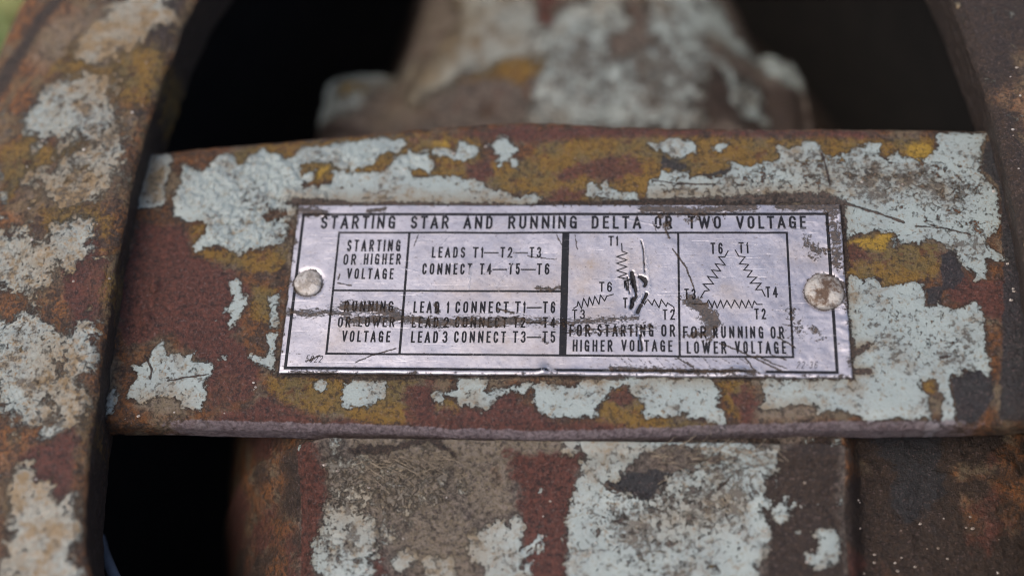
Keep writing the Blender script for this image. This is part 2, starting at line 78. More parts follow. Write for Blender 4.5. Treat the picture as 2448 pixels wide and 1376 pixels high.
 'arm_poly': [('paint',[(-86.17,48.22),(-83.13,52.77),(-77.71,57.34),(-72.44,58.19),(-71.32,50.74),(-75.79,45.36),(-80.8,43.63),(-83.37,40.98),(-86.12,43.69)]),('paint',[(-94.07,31.89),(-90.7,35.77),(-85.4,39.67),(-80.19,37.85),(-78.11,32.19),(-79.16,27.51),(-82.91,25.85),(-89.47,25.46),(-92.18,28.02)]),('paint',[(-90.78,17.18),(-82.81,21.26),(-75.23,23.71),(-73.91,17.94),(-77.75,13.1),(-82.92,13.91),(-85.88,14.32)]),('paint',[(-93.72,6.76),(-89.03,8.34),(-81.03,3.65),(-82.28,-0.96),(-86.74,-3.25),(-91.63,-3.27)]),('paint',[(-90.32,-9.61),(-85.23,-7.36),(-78.95,-11.37),(-78.97,-18.57),(-79.78,-24.88),(-83.51,-26.31),(-87.27,-24.28)]),('paint',[(-79.91,-20.7),(-76.28,-18.54),(-74.17,-22.74),(-76.33,-25.53)]),('paint',[(-81.88,-34.42),(-80.77,-33.4),(-79.4,-37.03),(-80.24,-37.7)]),('paint',[(-77.35,-40.91),(-73.61,-40.2),(-73.3,-45.32),(-75.72,-46.0)]),('paint',[(-81.83,-47.38),(-79.41,-46.7),(-78.71,-50.21),(-81.24,-50.26)]),('paint',[(-79.4,-37.03),(-72.68,-38.23),(-69.58,-50.02),(-77.16,-51.66),(-81.07,-44.83)]),('paint',[(-85.87,6.76),(-79.05,8.34),(-77.16,3.66),(-81.17,0.57)]),('paint',[(-78.27,-11.37),(-73.96,-10.61),(-73.5,-17.1),(-76.4,-17.83)]),('ochre',[(-98.36,25.52),(-92.93,28.03),(-87.83,24.61),(-83.85,22.92),(-90.94,18.0),(-94.32,13.13)]),('ochre',[(-92.89,39.31),(-86.39,41.01),(-81.41,42.74),(-83.39,45.46),(-90.53,42.85)]),('brown',[(-102.05,32.39),(-94.75,52.95),(-88.34,60.37),(-95.42,60.5),(-104.7,41.23)]),('brown',[(-76.37,48.99),(-70.62,56.28),(-66.9,57.15),(-70.64,36.44),(-71.99,26.2),(-74.73,29.6)]),('maroon',[(-83.13,-0.2),(-75.61,13.1),(-72.78,0.59),(-71.91,-18.5),(-77.21,-17.13),(-79.5,-8.44)]),('maroon',[(-83.87,-31.09),(-73.68,-25.5),(-71.22,-35.58),(-70.7,-42.08),(-79.66,-39.0)]),('maroon',[(-80.46,-10.65),(-77.93,-11.37),(-75.59,-24.14),(-77.51,-22.77)])],
 'arm_str': [('tan',9,1,[(-89.84,47.36),(-76.37,48.99),(-80.64,38.3)]),('tan',8,0.9,[(-87.56,15.54),(-78.46,17.14)]),('speck',9,0.9,[(-83.62,33.96),(-82.7,28.8)]),('speck',9,1,[(-90.94,18.0),(-77.43,19.59)]),('speck',9,0.8,[(-87.79,2.09),(-84.4,-15.04),(-80.32,-22.1)]),('tan',8,0.8,[(-86.68,3.64),(-83.27,0.57)]),('tan',6,0.8,[(-80.32,-15.01),(-76.84,-22.77)]),('tan',9,0.7,[(-80.31,-35.72),(-75.17,-42.16),(-79.16,-47.96)])],
 'arm_l': [(-68.04,54.38),(-70.27,36.44),(-71.99,26.2),(-72.69,17.12),(-72.65,-0.17),(-71.91,-18.5),(-71.22,-35.58),(-69.46,-50.01)],
 'arm_r': [(65.98,49.55),(68.03,39.23),(70.08,26.89),(70.96,18.21),(71.41,10.8),(71.59,7.88)],
 'text': [('STARTING',-40.94,-28.21,11.09,2.48,1.1),('STAR',-25.74,-19.22,11.09,2.47,1.1),('AND',-16.84,-11.89,11.09,2.46,1.1),('RUNNING',-9.46,2.1,11.09,2.45,1.1),('DELTA',4.37,12.61,11.09,2.44,1.1),('OR',14.73,17.73,11.09,2.44,1.1),('TWO',20.25,25.69,11.09,2.43,1.1),('VOLTAGE',28.06,39.38,11.1,2.42,1.1),('STARTING',-36.07,-27.04,6.83,2.2,1.0),('OR',-36.47,-34.24,4.32,2.03,1.0),('HIGHER',-33.06,-26.79,4.41,2.02,1.0),('VOLTAGE',-35.6,-27.83,1.71,2.0,1.0),('LEADS',-21.81,-16.2,5.68,2.02,1.0),('T1',-15.02,-13.23,5.69,2.02,1.0),('T2',-10.47,-8.41,5.7,2.02,1.0),('T3',-5.66,-3.67,5.71,2.01,1.0),('CONNECT',-23.19,-14.93,2.59,2.08,1.0),('T4',-13.69,-11.71,2.61,2.07,1.0),('T5',-8.97,-7.06,2.63,2.07,1.0),('T6',-4.33,-2.22,2.64,2.07,1.0),('RUNNING',-35.53,-27.37,-4.21,1.96,1.0),('OR',-36.3,-34.11,-7.0,1.86,1.0),('LOWER',-32.95,-26.96,-6.89,1.79,1.0),('VOLTAGE',-35.37,-27.5,-9.56,1.99,1.0),('LEAD',-24.14,-19.86,-4.38,2.1,1.0),('1',-18.77,-18.22,-4.36,2.1,1.0),('CONNECT',-17.34,-8.68,-4.33,2.09,1.0),('T1',-7.67,-5.92,-4.3,2.09,1.0),('T6',-3.16,-1.08,-4.27,2.09,1.0),('LEAD',-24.23,-19.83,-6.99,1.93,1.0),('2',-19.15,-18.14,-6.97,1.93,1.0),('CONNECT',-17.26,-8.78,-6.93,1.92,1.0),('T2',-7.77,-5.83,-6.89,1.92,1.0),('T4',-3.08,-1.01,-6.86,1.92,1.0),('LEAD',-24.17,-19.73,-9.64,2.06,1.0),('3',-19.12,-18.18,-9.61,2.06,1.0),('CONNECT',-17.24,-8.87,-9.57,2.05,1.0),('T3',-7.8,-5.66,-9.52,2.05,1.0),('T5',-3.07,-0.94,-9.49,2.04,1.0),('FOR',1.16,4.61,-8.36,2.12,1.0),('STARTING',5.6,14.58,-8.31,2.12,1.0),('OR',15.7,18.0,-8.26,2.11,1.0),('HIGHER',1.74,8.14,-10.96,2.03,1.0),('VOLTAGE',9.45,17.51,-10.89,2.02,1.0),('FOR',19.11,22.91,-8.52,2.11,1.0),('RUNNING',23.83,31.78,-8.48,2.1,1.0),('OR',32.81,35.02,-8.5,2.1,1.0),('LOWER',19.66,25.97,-11.17,2.16,1.0),('VOLTAGE',27.21,35.16,-11.1,2.15,1.0),('T1',7.23,8.86,7.9,1.87,0.95),('T6',5.83,7.98,-0.42,1.81,0.95),('T3',1.56,3.69,-5.28,1.7,0.95),('T5',9.68,11.54,-3.31,1.86,0.95),('T2',15.98,17.97,-5.34,1.84,0.95),('T4',9.59,11.53,0.27,1.81,0.95),('T6',23.82,25.84,6.46,2.08,0.95),('T1',28.33,29.94,6.62,2.0,0.95),('T3',19.47,21.32,-1.78,1.94,0.95),('T4',32.37,34.28,-1.35,1.93,0.95),('T2',30.46,32.29,-5.18,1.91,0.95),('5022',-40.99,-38.28,-13.21,1.24,0.55),('22-36',36.53,39.73,-13.53,1.2,0.5)],
 'coil': [[(9.41,8.44),(9.49,6.94),(10.4,6.56),(8.59,5.96),(10.29,5.35),(8.6,4.76),(10.3,4.12),(8.61,3.48),(10.3,2.85),(8.84,2.26),(9.97,2.04)],[(8.19,-0.81),(7.07,-1.19),(6.75,-2.07),(6.06,-0.95),(5.86,-2.7),(5.16,-1.2),(4.85,-2.83),(4.27,-1.33),(4.07,-3.08),(3.37,-1.59),(3.07,-3.46),(2.48,-2.09),(2.39,-2.96),(1.73,-3.46)],[(12.67,-1.67),(13.11,-2.66),(13.56,-1.66),(14.34,-2.78),(14.67,-1.78),(15.44,-3.27),(15.79,-1.78),(16.56,-3.01),(16.78,-2.39),(17.77,-3.13),(17.88,-3.87)],[(26.67,7.1),(26.08,5.95),(25.07,5.94),(26.15,4.42),(24.48,4.67),(25.34,3.4),(23.89,3.52),(24.87,2.14),(23.2,2.39),(24.17,1.01),(22.5,1.0),(23.48,-0.12),(22.7,-0.25),(22.01,-1.5)],[(27.75,7.23),(28.32,6.08),(29.33,5.95),(28.39,4.68),(29.84,4.55),(29.03,3.54),(30.36,3.42),(29.54,2.28),(31.1,2.29),(29.95,1.15),(31.72,1.16),(30.79,0.03),(31.79,0.04),(32.29,-1.2)],[(20.66,-2.5),(22.87,-2.61),(23.33,-1.87),(23.85,-3.22),(24.21,-1.99),(24.63,-3.22),(25.21,-1.86),(25.62,-3.21),(26.21,-1.85),(26.83,-3.21),(27.42,-1.85),(28.15,-3.2),(28.52,-1.84),(29.14,-3.2),(29.63,-1.84),(30.13,-3.19),(30.5,-1.96),(30.92,-2.57),(31.8,-2.57)]],
 'dash': [[(-13.14,6.62),(-10.72,6.63)],[(-8.31,6.63),(-5.9,6.63)],[(-11.61,3.54),(-9.21,3.54)],[(-6.95,3.55),(-4.49,3.56)],[(-5.75,-3.33),(-3.33,-3.31)],[(-5.72,-6.0),(-3.24,-5.98)],[(-5.57,-8.57),(-3.23,-8.55)]],
 'rule_x': [-25.78,0.24,18.62],
 'rule_y': -0.38,
 'plate_str': [('grime',1.3,0.8,[(-44.57,-4.28),(-41.07,-4.64),(-37.66,-4.25),(-34.86,-4.76)]),('grime',1.7,0.95,[(-35.67,-3.48),(-30.15,-3.68),(-26.65,-4.71)]),('grime',1.4,0.9,[(-34.09,-5.72),(-25.92,-5.3),(-19.74,-6.16),(-6.28,-5.56)]),('grime',1.1,1.2,[(-16.39,-5.62),(-10.96,-6.1),(-7.62,-5.49)]),('grime',0.7,1.0,[(-20.63,-2.88),(-20.01,-4.15)]),('grime',0.35,1.2,[(-10.4,-3.57),(-7.81,-4.31)]),('grime',1.2,0.75,[(-6.28,-5.56),(-0.23,-6.04),(6.43,-5.48),(11.74,-5.08)]),('grime',1.3,0.7,[(1.13,-7.35),(7.11,-7.31),(14.39,-6.53)]),('blotch',1.0,0.7,[(-4.45,0.06),(-0.38,0.07)]),('blotch',1.0,0.6,[(-3.49,-8.84),(-0.79,-10.28)]),('blotch',2.2,1.1,[(20.39,-2.23),(22.69,-3.18),(23.95,-5.74),(22.93,-7.57)]),('blotch',1.4,0.9,[(19.65,-7.95),(22.92,-7.93)]),('grime',0.5,1.2,[(20.06,-2.38),(23.03,-2.58)]),('grime',1.3,1.0,[(12.75,14.8),(17.22,14.79),(21.33,14.39),(25.44,14.78)]),('blotch',1.6,0.8,[(15.84,13.21),(17.19,11.25)]),('blotch',1.6,0.8,[(19.94,12.82),(21.31,13.21)]),('grime',0.3,1.2,[(16.37,11.64),(17.17,9.3)]),('grime',1.6,1.0,[(25.44,14.94),(30.91,15.41)]),('grime',1.0,1.1,[(34.99,15.25),(44.99,15.08)]),('blotch',2.0,1.0,[(43.42,14.76),(44.15,10.09),(43.83,4.75)]),('blotch',2.6,0.72,[(39.43,9.32),(40.64,7.02),(43.3,7.02)]),('blotch',2.4,0.72,[(35.5,-3.48),(37.36,-5.66),(36.6,-7.84)]),('blotch',2.6,0.62,[(38.7,-4.92),(40.49,-7.81)]),('grime',1.6,0.9,[(-46.7,14.87),(-43.8,14.62),(-40.53,14.05)]),('grime',0.8,1.0,[(-33.08,14.45),(-30.27,14.85)]),('grime',1.0,0.8,[(-42.7,-14.98),(-35.92,-15.13)]),('grime',0.9,0.9,[(7.84,-13.8),(16.96,-14.14),(29.88,-14.31)]),('grime',0.28,1.2,[(33.99,-8.21),(36.5,-9.99)]),('grime',0.28,1.2,[(24.85,-9.36),(27.42,-10.42),(31.87,-12.73),(34.38,-14.12)]),('grime',0.28,1.0,[(18.29,-11.92),(20.86,-13.68)]),('grime',0.28,1.2,[(28.81,-11.84),(29.91,-13.6),(30.84,-14.51)]),('grime',0.3,1.0,[(30.63,-11.47),(33.15,-12.86),(35.05,-13.55)]),('grime',0.2,1.0,[(32.58,-11.09),(35.11,-12.14)]),('grime',0.2,1.0,[(34.74,-6.04),(37.96,-6.6)]),('grime',0.25,1.1,[(-36.98,1.61),(-36.8,2.62)]),('grime',0.22,1.1,[(-36.92,0.92),(-34.65,0.47)]),('grime',0.22,0.9,[(-24.27,10.06),(-24.8,7.7)]),('grime',0.25,1.2,[(17.7,7.37),(19.81,3.93),(21.09,0.16)]),('grime',0.18,1.0,[(1.78,10.07),(2.18,6.96)]),('grime',0.18,1.0,[(-1.32,10.07),(-0.23,7.73)]),('grime',0.18,0.9,[(15.14,10.47),(14.46,12.43)]),('grime',0.18,1.0,[(-6.02,6.02),(-1.2,5.41)]),('grime',0.2,1.0,[(-26.53,-10.7),(-29.49,-11.6),(-32.74,-13.08)]),('grime',0.4,0.9,[(-40.54,-12.93),(-38.6,-12.03)]),('grime',0.16,0.95,[(13.09,15.43),(12.95,14.01)]),('grime',0.16,0.95,[(13.99,15.43),(14.26,13.45)]),('grime',0.16,0.95,[(14.89,15.43),(15.56,12.9)]),('grime',0.16,0.95,[(15.78,15.43),(15.83,12.35)]),('grime',0.16,0.95,[(16.68,15.43),(17.13,11.8)]),('grime',0.16,0.95,[(17.57,15.43),(17.42,13.61)]),('grime',0.16,0.95,[(18.46,15.43),(18.71,13.05)]),('grime',0.16,0.95,[(19.36,15.43),(20.0,12.5)]),('grime',0.16,0.95,[(20.25,15.43),(20.27,11.95)]),('grime',0.16,0.95,[(21.14,15.42),(21.59,13.76)]),('grime',0.16,0.95,[(22.03,15.42),(21.86,13.21)]),('grime',0.16,0.95,[(22.92,15.42),(23.14,12.66)]),('grime',0.16,0.95,[(23.81,15.42),(24.42,12.11)]),('grime',0.16,0.95,[(24.7,15.42),(24.74,13.92)]),('grime',0.16,0.95,[(25.59,15.42),(26.02,13.37)]),('grime',0.16,0.95,[(26.48,15.42),(26.27,12.82)]),('grime',0.15,0.85,[(9.13,-11.79),(10.32,-12.92)]),('grime',0.15,0.85,[(10.58,-12.13),(12.47,-13.83)]),('grime',0.15,0.85,[(12.02,-11.83),(13.71,-13.75)]),('grime',0.15,0.85,[(13.46,-12.18),(14.95,-13.66)]),('grime',0.15,0.85,[(14.89,-11.88),(16.19,-13.58)]),('grime',0.15,0.85,[(16.33,-12.23),(18.33,-13.49)]),('grime',0.15,0.85,[(17.77,-11.93),(19.57,-13.41)]),('grime',0.15,0.85,[(19.19,-12.27),(20.8,-13.33)]),('grime',0.15,0.85,[(20.63,-11.98),(22.04,-13.25)]),('grime',0.15,0.85,[(22.07,-11.68),(23.27,-13.16)]),('grime',0.15,0.85,[(23.49,-12.02),(25.41,-13.07)]),('grime',0.15,0.85,[(24.92,-11.73),(26.64,-12.99)]),('grime',0.15,0.85,[(26.34,-12.07),(27.87,-12.91)]),('grime',0.15,0.85,[(27.77,-11.77),(29.1,-12.83)]),('gouge',0.68,1.3,[(11.19,2.39),(11.33,1.48)]),('gouge',0.45,1.3,[(11.06,3.14),(11.47,0.88),(11.74,-0.25)]),('gouge',0.29,1.2,[(11.6,0.12),(11.8,-1.0),(11.54,-1.97)]),('gouge',0.54,1.3,[(12.68,2.24),(13.28,1.49)]),('gouge',0.36,1.2,[(12.27,2.39),(13.15,2.09),(13.41,1.18),(13.14,0.73)]),('gouge',0.4,1.1,[(13.48,-0.77),(12.81,-2.26)]),('gouge',0.54,1.0,[(12.54,-2.86),(12.01,-4.05)]),('gouge',0.25,1.2,[(10.39,0.12),(10.12,1.62),(11.2,2.01)]),('gouge',0.4,1.1,[(11.4,-1.52),(10.94,-3.24)]),('gouge',0.16,0.9,[(12.61,8.91),(12.95,6.98),(13.15,3.15)]),('gouge',0.36,0.8,[(12.41,-8.0),(12.74,-10.53)]),('gouge',0.14,0.9,[(10.39,2.38),(10.73,-0.63)]),('scrape',0.6,0.75,[(12.68,9.14),(13.49,5.44),(14.01,0.13),(13.41,-1.74)]),('scrape',0.4,0.7,[(12.0,2.77),(12.27,-0.62),(11.21,-3.98)]),('scrape',0.5,0.8,[(-15.13,3.83),(-15.34,0.01)]),('scrape',0.16,0.9,[(-7.74,6.17),(-10.9,0.03)]),('scrape',0.14,0.8,[(-18.67,10.06),(-20.62,7.7)]),('scrape',0.14,0.8,[(-4.75,9.28),(-11.42,3.84)]),('scrape',0.14,0.8,[(-23.78,3.04),(-26.6,3.8)]),('scrape',1.2,0.9,[(29.26,-13.75),(31.18,-13.94)]),('scrape',0.8,0.9,[(-2.02,-13.6),(-1.0,-14.59)]),('scrape',0.5,0.8,[(11.74,-2.12),(13.08,-0.62)]),('scrape',0.16,0.9,[(8.96,13.22),(17.19,11.25)]),('stain',3,0.8,[(1.55,4.65),(4.96,3.89),(2.98,0.84)]),('stain',2.5,0.8,[(7.07,-3.63),(5.08,-4.38)]),('stain',4,0.6,[(-16.71,0.01),(-1.06,0.07)]),('stain',3,0.5,[(37.31,7.02),(42.55,5.5)]),('stain',2.5,0.7,[(26.39,-0.56),(27.67,-2.04)]),('stain',5,0.5,[(-12.88,-8.18),(-2.76,-11.02)]),('stain',4,0.5,[(10.37,5.43),(11.73,3.91)]),('stain',3,0.6,[(-33.92,-7.58),(-36.44,-9.82)])],
 'rivet': [(-41.87,0.98,2.25),(41.62,-0.27,2.95)],
 'light_gap_tube': [(-78.97,-35.6,-24),(-77.24,-38.33,-22),(-75.25,-40.99,-20),(-73.14,-43.66,-18),(-69.84,-47.81,-16)],
 'fib': [(-31.62,-27.79),(-22.42,-25.92),(-15.74,-26.52),(14.4,-25.41),(23.47,-24.6),(33.1,-25.16)],
 'misc': {'g1':(-57.52,-26.65),'g2':(-16.02,-26.93)},
}


# ------------------------------------------------------------------ numeric helpers
def hsh(ix, iy, seed):
    h = (ix.astype(np.int64) * 374761393 + iy.astype(np.int64) * 668265263 + seed * 1274126177) & 0xffffffff
    h = ((h ^ (h >> 13)) * 1274126177) & 0xffffffff
    return ((h ^ (h >> 16)) & 0xffff) / 65535.0

def vnoise(x, y, seed=0):
    ix = np.floor(x); iy = np.floor(y)
    fx = x - ix; fy = y - iy
    fx = fx * fx * fx * (fx * (fx * 6 - 15) + 10); fy = fy * fy * fy * (fy * (fy * 6 - 15) + 10)
    a = hsh(ix, iy, seed); b = hsh(ix + 1, iy, seed); c = hsh(ix, iy + 1, seed); d = hsh(ix + 1, iy + 1, seed)
    return (a + (b - a) * fx) * (1 - fy) + (c + (d - c) * fx) * fy - 0.5

def fbm(x, y, seed=0, octv=4, gain=0.55):
    s = 0; a = 1.0; t = 0
    for o in range(octv):
        s = s + a * vnoise(x, y, seed + o * 17); t += a
        ca, sa = math.cos(.7 + o), math.sin(.7 + o)
        x, y = (x * ca - y * sa) * 2.03 + 5.3, (x * sa + y * ca) * 2.03 + 1.7
        a *= gain
    return s / t * 1.6

def lumps(x, y, cell, seed):
    """rounded blisters: 1 at a blister's middle, 0 in the crevices between"""
    u = x / cell; v = y / cell
    iu = np.floor(u); iv = np.floor(v); best = np.full(x.shape, 9.0)
    for a in (-1, 0, 1):
        for b in (-1, 0, 1):
            cx = iu + a; cy = iv + b
            px = cx + .1 + .8 * hsh(cx, cy, seed); py = cy + .1 + .8 * hsh(cx, cy, seed + 1)
            k = .6 + .8 * hsh(cx, cy, seed + 2)
            best = np.minimum(best, np.hypot(u - px, v - py) / k)
    return np.clip(1 - best * best * 1.3, 0, 1)

def sdist(px, py, poly, clip=5.0):
    """signed distance to a polygon, positive inside, clipped"""
    out = np.full(px.shape, -clip)
    p = np.array(poly)
    lo = p.min(0) - clip; hi = p.max(0) + clip
    sel = np.nonzero((px > lo[0]) & (px < hi[0]) & (py > lo[1]) & (py < hi[1]))[0]
    if len(sel) == 0: return out
    x = px[sel]; y = py[sel]
    d2 = np.full(len(sel), 1e9); ins = np.zeros(len(sel), bool)
    n = len(p)
    for i in range(n):
        ax, ay = p[i]; bx, by = p[(i + 1) % n]
        ex, ey = bx - ax, by - ay
        t = np.clip(((x - ax) * ex + (y - ay) * ey) / max(ex * ex + ey * ey, 1e-9), 0, 1)
        dx = x - ax - t * ex; dy = y - ay - t * ey
        d2 = np.minimum(d2, dx * dx + dy * dy)
        if ay != by:
            c = (ay > y) != (by > y)
            ins ^= c & (x < (bx - ax) * (y - ay) / (by - ay) + ax)
    d = np.sqrt(d2)
    out[sel] = np.clip(np.where(ins, d, -d), -clip, clip)
    return out

def ldist(px, py, line, width):
    """1 on the polyline, falling to 0 at the given half width"""
    out = np.zeros(px.shape)
    p = np.array(line)
    lo = p.min(0) - width; hi = p.max(0) + width
    sel = np.nonzero((px > lo[0]) & (px < hi[0]) & (py > lo[1]) & (py < hi[1]))[0]
    if len(sel) == 0: return out
    x = px[sel]; y = py[sel]; d2 = np.full(len(sel), 1e9)
    for i in range(len(p) - 1):
        ax, ay = p[i]; ex, ey = p[i + 1] - p[i]
        t = np.clip(((x - ax) * ex + (y - ay) * ey) / max(ex * ex + ey * ey, 1e-9), 0, 1)
        dx = x - ax - t * ex; dy = y - ay - t * ey
        d2 = np.minimum(d2, dx * dx + dy * dy)
    out[sel] = np.clip(1 - np.sqrt(d2) / width, 0, 1)
    return out

def smooth(a, b, x):
    t = np.clip((x - a) / (b - a), 0, 1)
    return t * t * (3 - 2 * t)

ATTR = ('paint', 'ochre', 'yellow', 'maroon', 'brown', 'dark', 'grime', 'tan', 'speck', 'bump', 'wall', 'edge')

def wear(px, py, polys, strokes, warp=0.5, seed=1):
    """worn paint layers as signed fields (mm inside a flake) and 0..1 stain amounts"""
    wx = px + warp * fbm(px * .55, py * .55, seed, 3); wy = py + warp * fbm(px * .55 + 40, py * .55, seed + 3, 3)
    A = {k: np.full(px.shape, -5.0) for k in ATTR[:6]}
    for k in ATTR[6:]: A[k] = np.zeros(px.shape)
    for k, poly in polys:
        d = sdist(wx, wy, poly)
        if k == 'hole': A['paint'] = np.minimum(A['paint'], -d)
        else: A[k] = np.maximum(A[k], d)
    for k, wd, s, line in strokes:
        A[k] = np.maximum(A[k], s * ldist(wx, wy, line, wd * (1.6 if k in ('tan', 'speck', 'bump') else 1)))
    return A

# ------------------------------------------------------------------ mesh helpers
def put(ob, parent=None):
    COL.objects.link(ob)
    if parent is not None: ob.parent = parent
    return ob

def mesh_np(name, V, quads, mat, parent=None, attrs=None, flat=False):
    me = bpy.data.meshes.new(name)
    V = np.asarray(V, np.float32) * MM
    Q = np.asarray(quads, np.int32)
    k = Q.shape[1]
    me.vertices.add(len(V)); me.vertices.foreach_set('co', V.ravel())
    me.loops.add(Q.size); me.loops.foreach_set('vertex_index', Q.ravel())
    me.polygons.add(len(Q))
    me.polygons.foreach_set('loop_start', np.arange(0, Q.size, k, dtype=np.int32))
    me.update(calc_edges=True)
    me.polygons.foreach_set('use_smooth', np.full(len(Q), not flat))
    if attrs:
        for n, a in attrs.items():
            at = me.attributes.new(n, 'FLOAT', 'POINT')
            at.data.foreach_set('value', np.asarray(a, np.float32).ravel())
    me.materials.append(mat)
    me.validate()
    return put(bpy.data.objects.new(name, me), parent)

def grid_quads(nu, nv, wrap_v=False):
    """index grid nu x nv, row major over u; faces wound so that u x v points outward"""
    i = np.arange(nu - 1)[:, None]
    j = np.arange(nv if wrap_v else nv - 1)[None, :]
    j2 = (j + 1) % nv
    a = i * nv + j; b = (i + 1) * nv + j; c = (i + 1) * nv + j2; d = i * nv + j2
    return np.stack([a, b, c, d], -1).reshape(-1, 4)

def empty(name, loc=(0, 0, 0)):
    o = bpy.data.objects.new(name, None)
    o.location = loc
    o.empty_display_size = 0.01
    COL.objects.link(o)
    return o

def tag(o, label=None, cat=None, group=None, kind=None):
    if label: o['label'] = label
    if cat: o['category'] = cat
    if group: o['group'] = group
    if kind: o['kind'] = kind
    return o

# ------------------------------------------------------------------ shader helpers
class NT:
    def __init__(s, name):
        s.m = bpy.data.materials.new(name); s.m.use_nodes = True
        s.t = s.m.node_tree; s.t.nodes.clear()
        s.out = s.t.nodes.new('ShaderNodeOutputMaterial')
        s.bsdf = s.t.nodes.new('ShaderNodeBsdfPrincipled')
        s.t.links.new(s.bsdf.outputs[0], s.out.inputs[0])
        tc = s.t.nodes.new('ShaderNodeTexCoord')
        v = s.t.nodes.new('ShaderNodeVectorMath'); v.operation = 'SCALE'; v.inputs['Scale'].default_value = 1000
        s.t.links.new(tc.outputs['Object'], v.inputs[0])
        s.co = v.outputs[0]
    def link(s, a, b): s.t.links.new(a, b)
    def setin(s, sock, v):
        if hasattr(v, 'is_linked') or isinstance(v, bpy.types.NodeSocket): s.link(v, sock)
        elif isinstance(v, tuple): sock.default_value = (*v, 1) if len(v) == 3 else v
        else: sock.default_value = v
    def math(s, op, a, b=0.0, c=None, clamp=False):
        n = s.t.nodes.new('ShaderNodeMath'); n.operation = op; n.use_clamp = clamp
        s.setin(n.inputs[0], a); s.setin(n.inputs[1], b)
        if c is not None: s.setin(n.inputs[2], c)
        return n.outputs[0]
    def add(s, a, b): return s.math('ADD', a, b)
    def mul(s, a, b): return s.math('MULTIPLY', a, b)
    def step(s, x, a, b):
        n = s.t.nodes.new('ShaderNodeMapRange'); n.interpolation_type = 'SMOOTHSTEP'
        s.setin(n.inputs[0], x); s.setin(n.inputs[1], a); s.setin(n.inputs[2], b)
        return n.outputs[0]
    def attr(s, name):
        n = s.t.nodes.new('ShaderNodeAttribute'); n.attribute_name = name
        return n.outputs['Fac']
    def noise(s, scale, detail=3, rough=.6, dist=0.0, off=0.0, stretch=None):
        n = s.t.nodes.new('ShaderNodeTexNoise'); n.noise_dimensions = '3D'
        n.inputs['Scale'].default_value = scale; n.inputs['Detail'].default_value = detail
        n.inputs['Roughness'].default_value = rough; n.inputs['Distortion'].default_value = dist
        mp = s.t.nodes.new('ShaderNodeMapping'); mp.inputs['Location'].default_value = (off, off * .7, off * .3)
        if stretch: mp.inputs['Scale'].default_value = stretch[:3]
        if stretch and len(stretch) > 3: mp.inputs['Rotation'].default_value = (0, 0, stretch[3])
        s.link(s.co, mp.inputs[0]); s.link(mp.outputs[0], n.inputs['Vector'])
        return n.outputs['Fac']
    def voro(s, scale, off=0.0):
        n = s.t.nodes.new('ShaderNodeTexVoronoi'); n.inputs['Scale'].default_value = scale
        mp = s.t.nodes.new('ShaderNodeMapping'); mp.inputs['Location'].default_value = (off, off, off)
        s.link(s.co, mp.inputs[0]); s.link(mp.outputs[0], n.inputs['Vector'])
        return n.outputs['Distance']
    def mix(s, f, a, b):
        n = s.t.nodes.new('ShaderNodeMix'); n.data_type = 'RGBA'
        s.setin(n.inputs[0], f); s.setin(n.inputs[6], a); s.setin(n.inputs[7], b)
        return n.outputs[2]
    def mixf(s, f, a, b):
        n = s.t.nodes.new('ShaderNodeMix'); n.data_type = 'FLOAT'
        s.setin(n.inputs[0], f); s.setin(n.inputs[2], a); s.setin(n.inputs[3], b)
        return n.outputs[0]
    def bump(s, h, dist, strength=1.0, normal=None):
        n = s.t.nodes.new('ShaderNodeBump'); n.inputs['Strength'].default_value = strength
        n.inputs['Distance'].default_value = dist
        s.link(h, n.inputs['Height'])
        if normal is not None: s.link(normal, n.inputs['Normal'])
        return n.outputs[0]

PAINT = (0.245, 0.285, 0.272)
TAN = (0.155, 0.12, 0.075)
OCHRE = (0.18, 0.10, 0.016)
OLIVE = (0.13, 0.092, 0.032)
YELLOW = (0.31, 0.19, 0.022)
ORANGE = (0.15, 0.058, 0.016)
MAROON = (0.12, 0.039, 0.026)
BROWN = (0.046, 0.026, 0.015)
DARK = (0.020, 0.021, 0.024)
SOIL = (0.18, 0.148, 0.122)

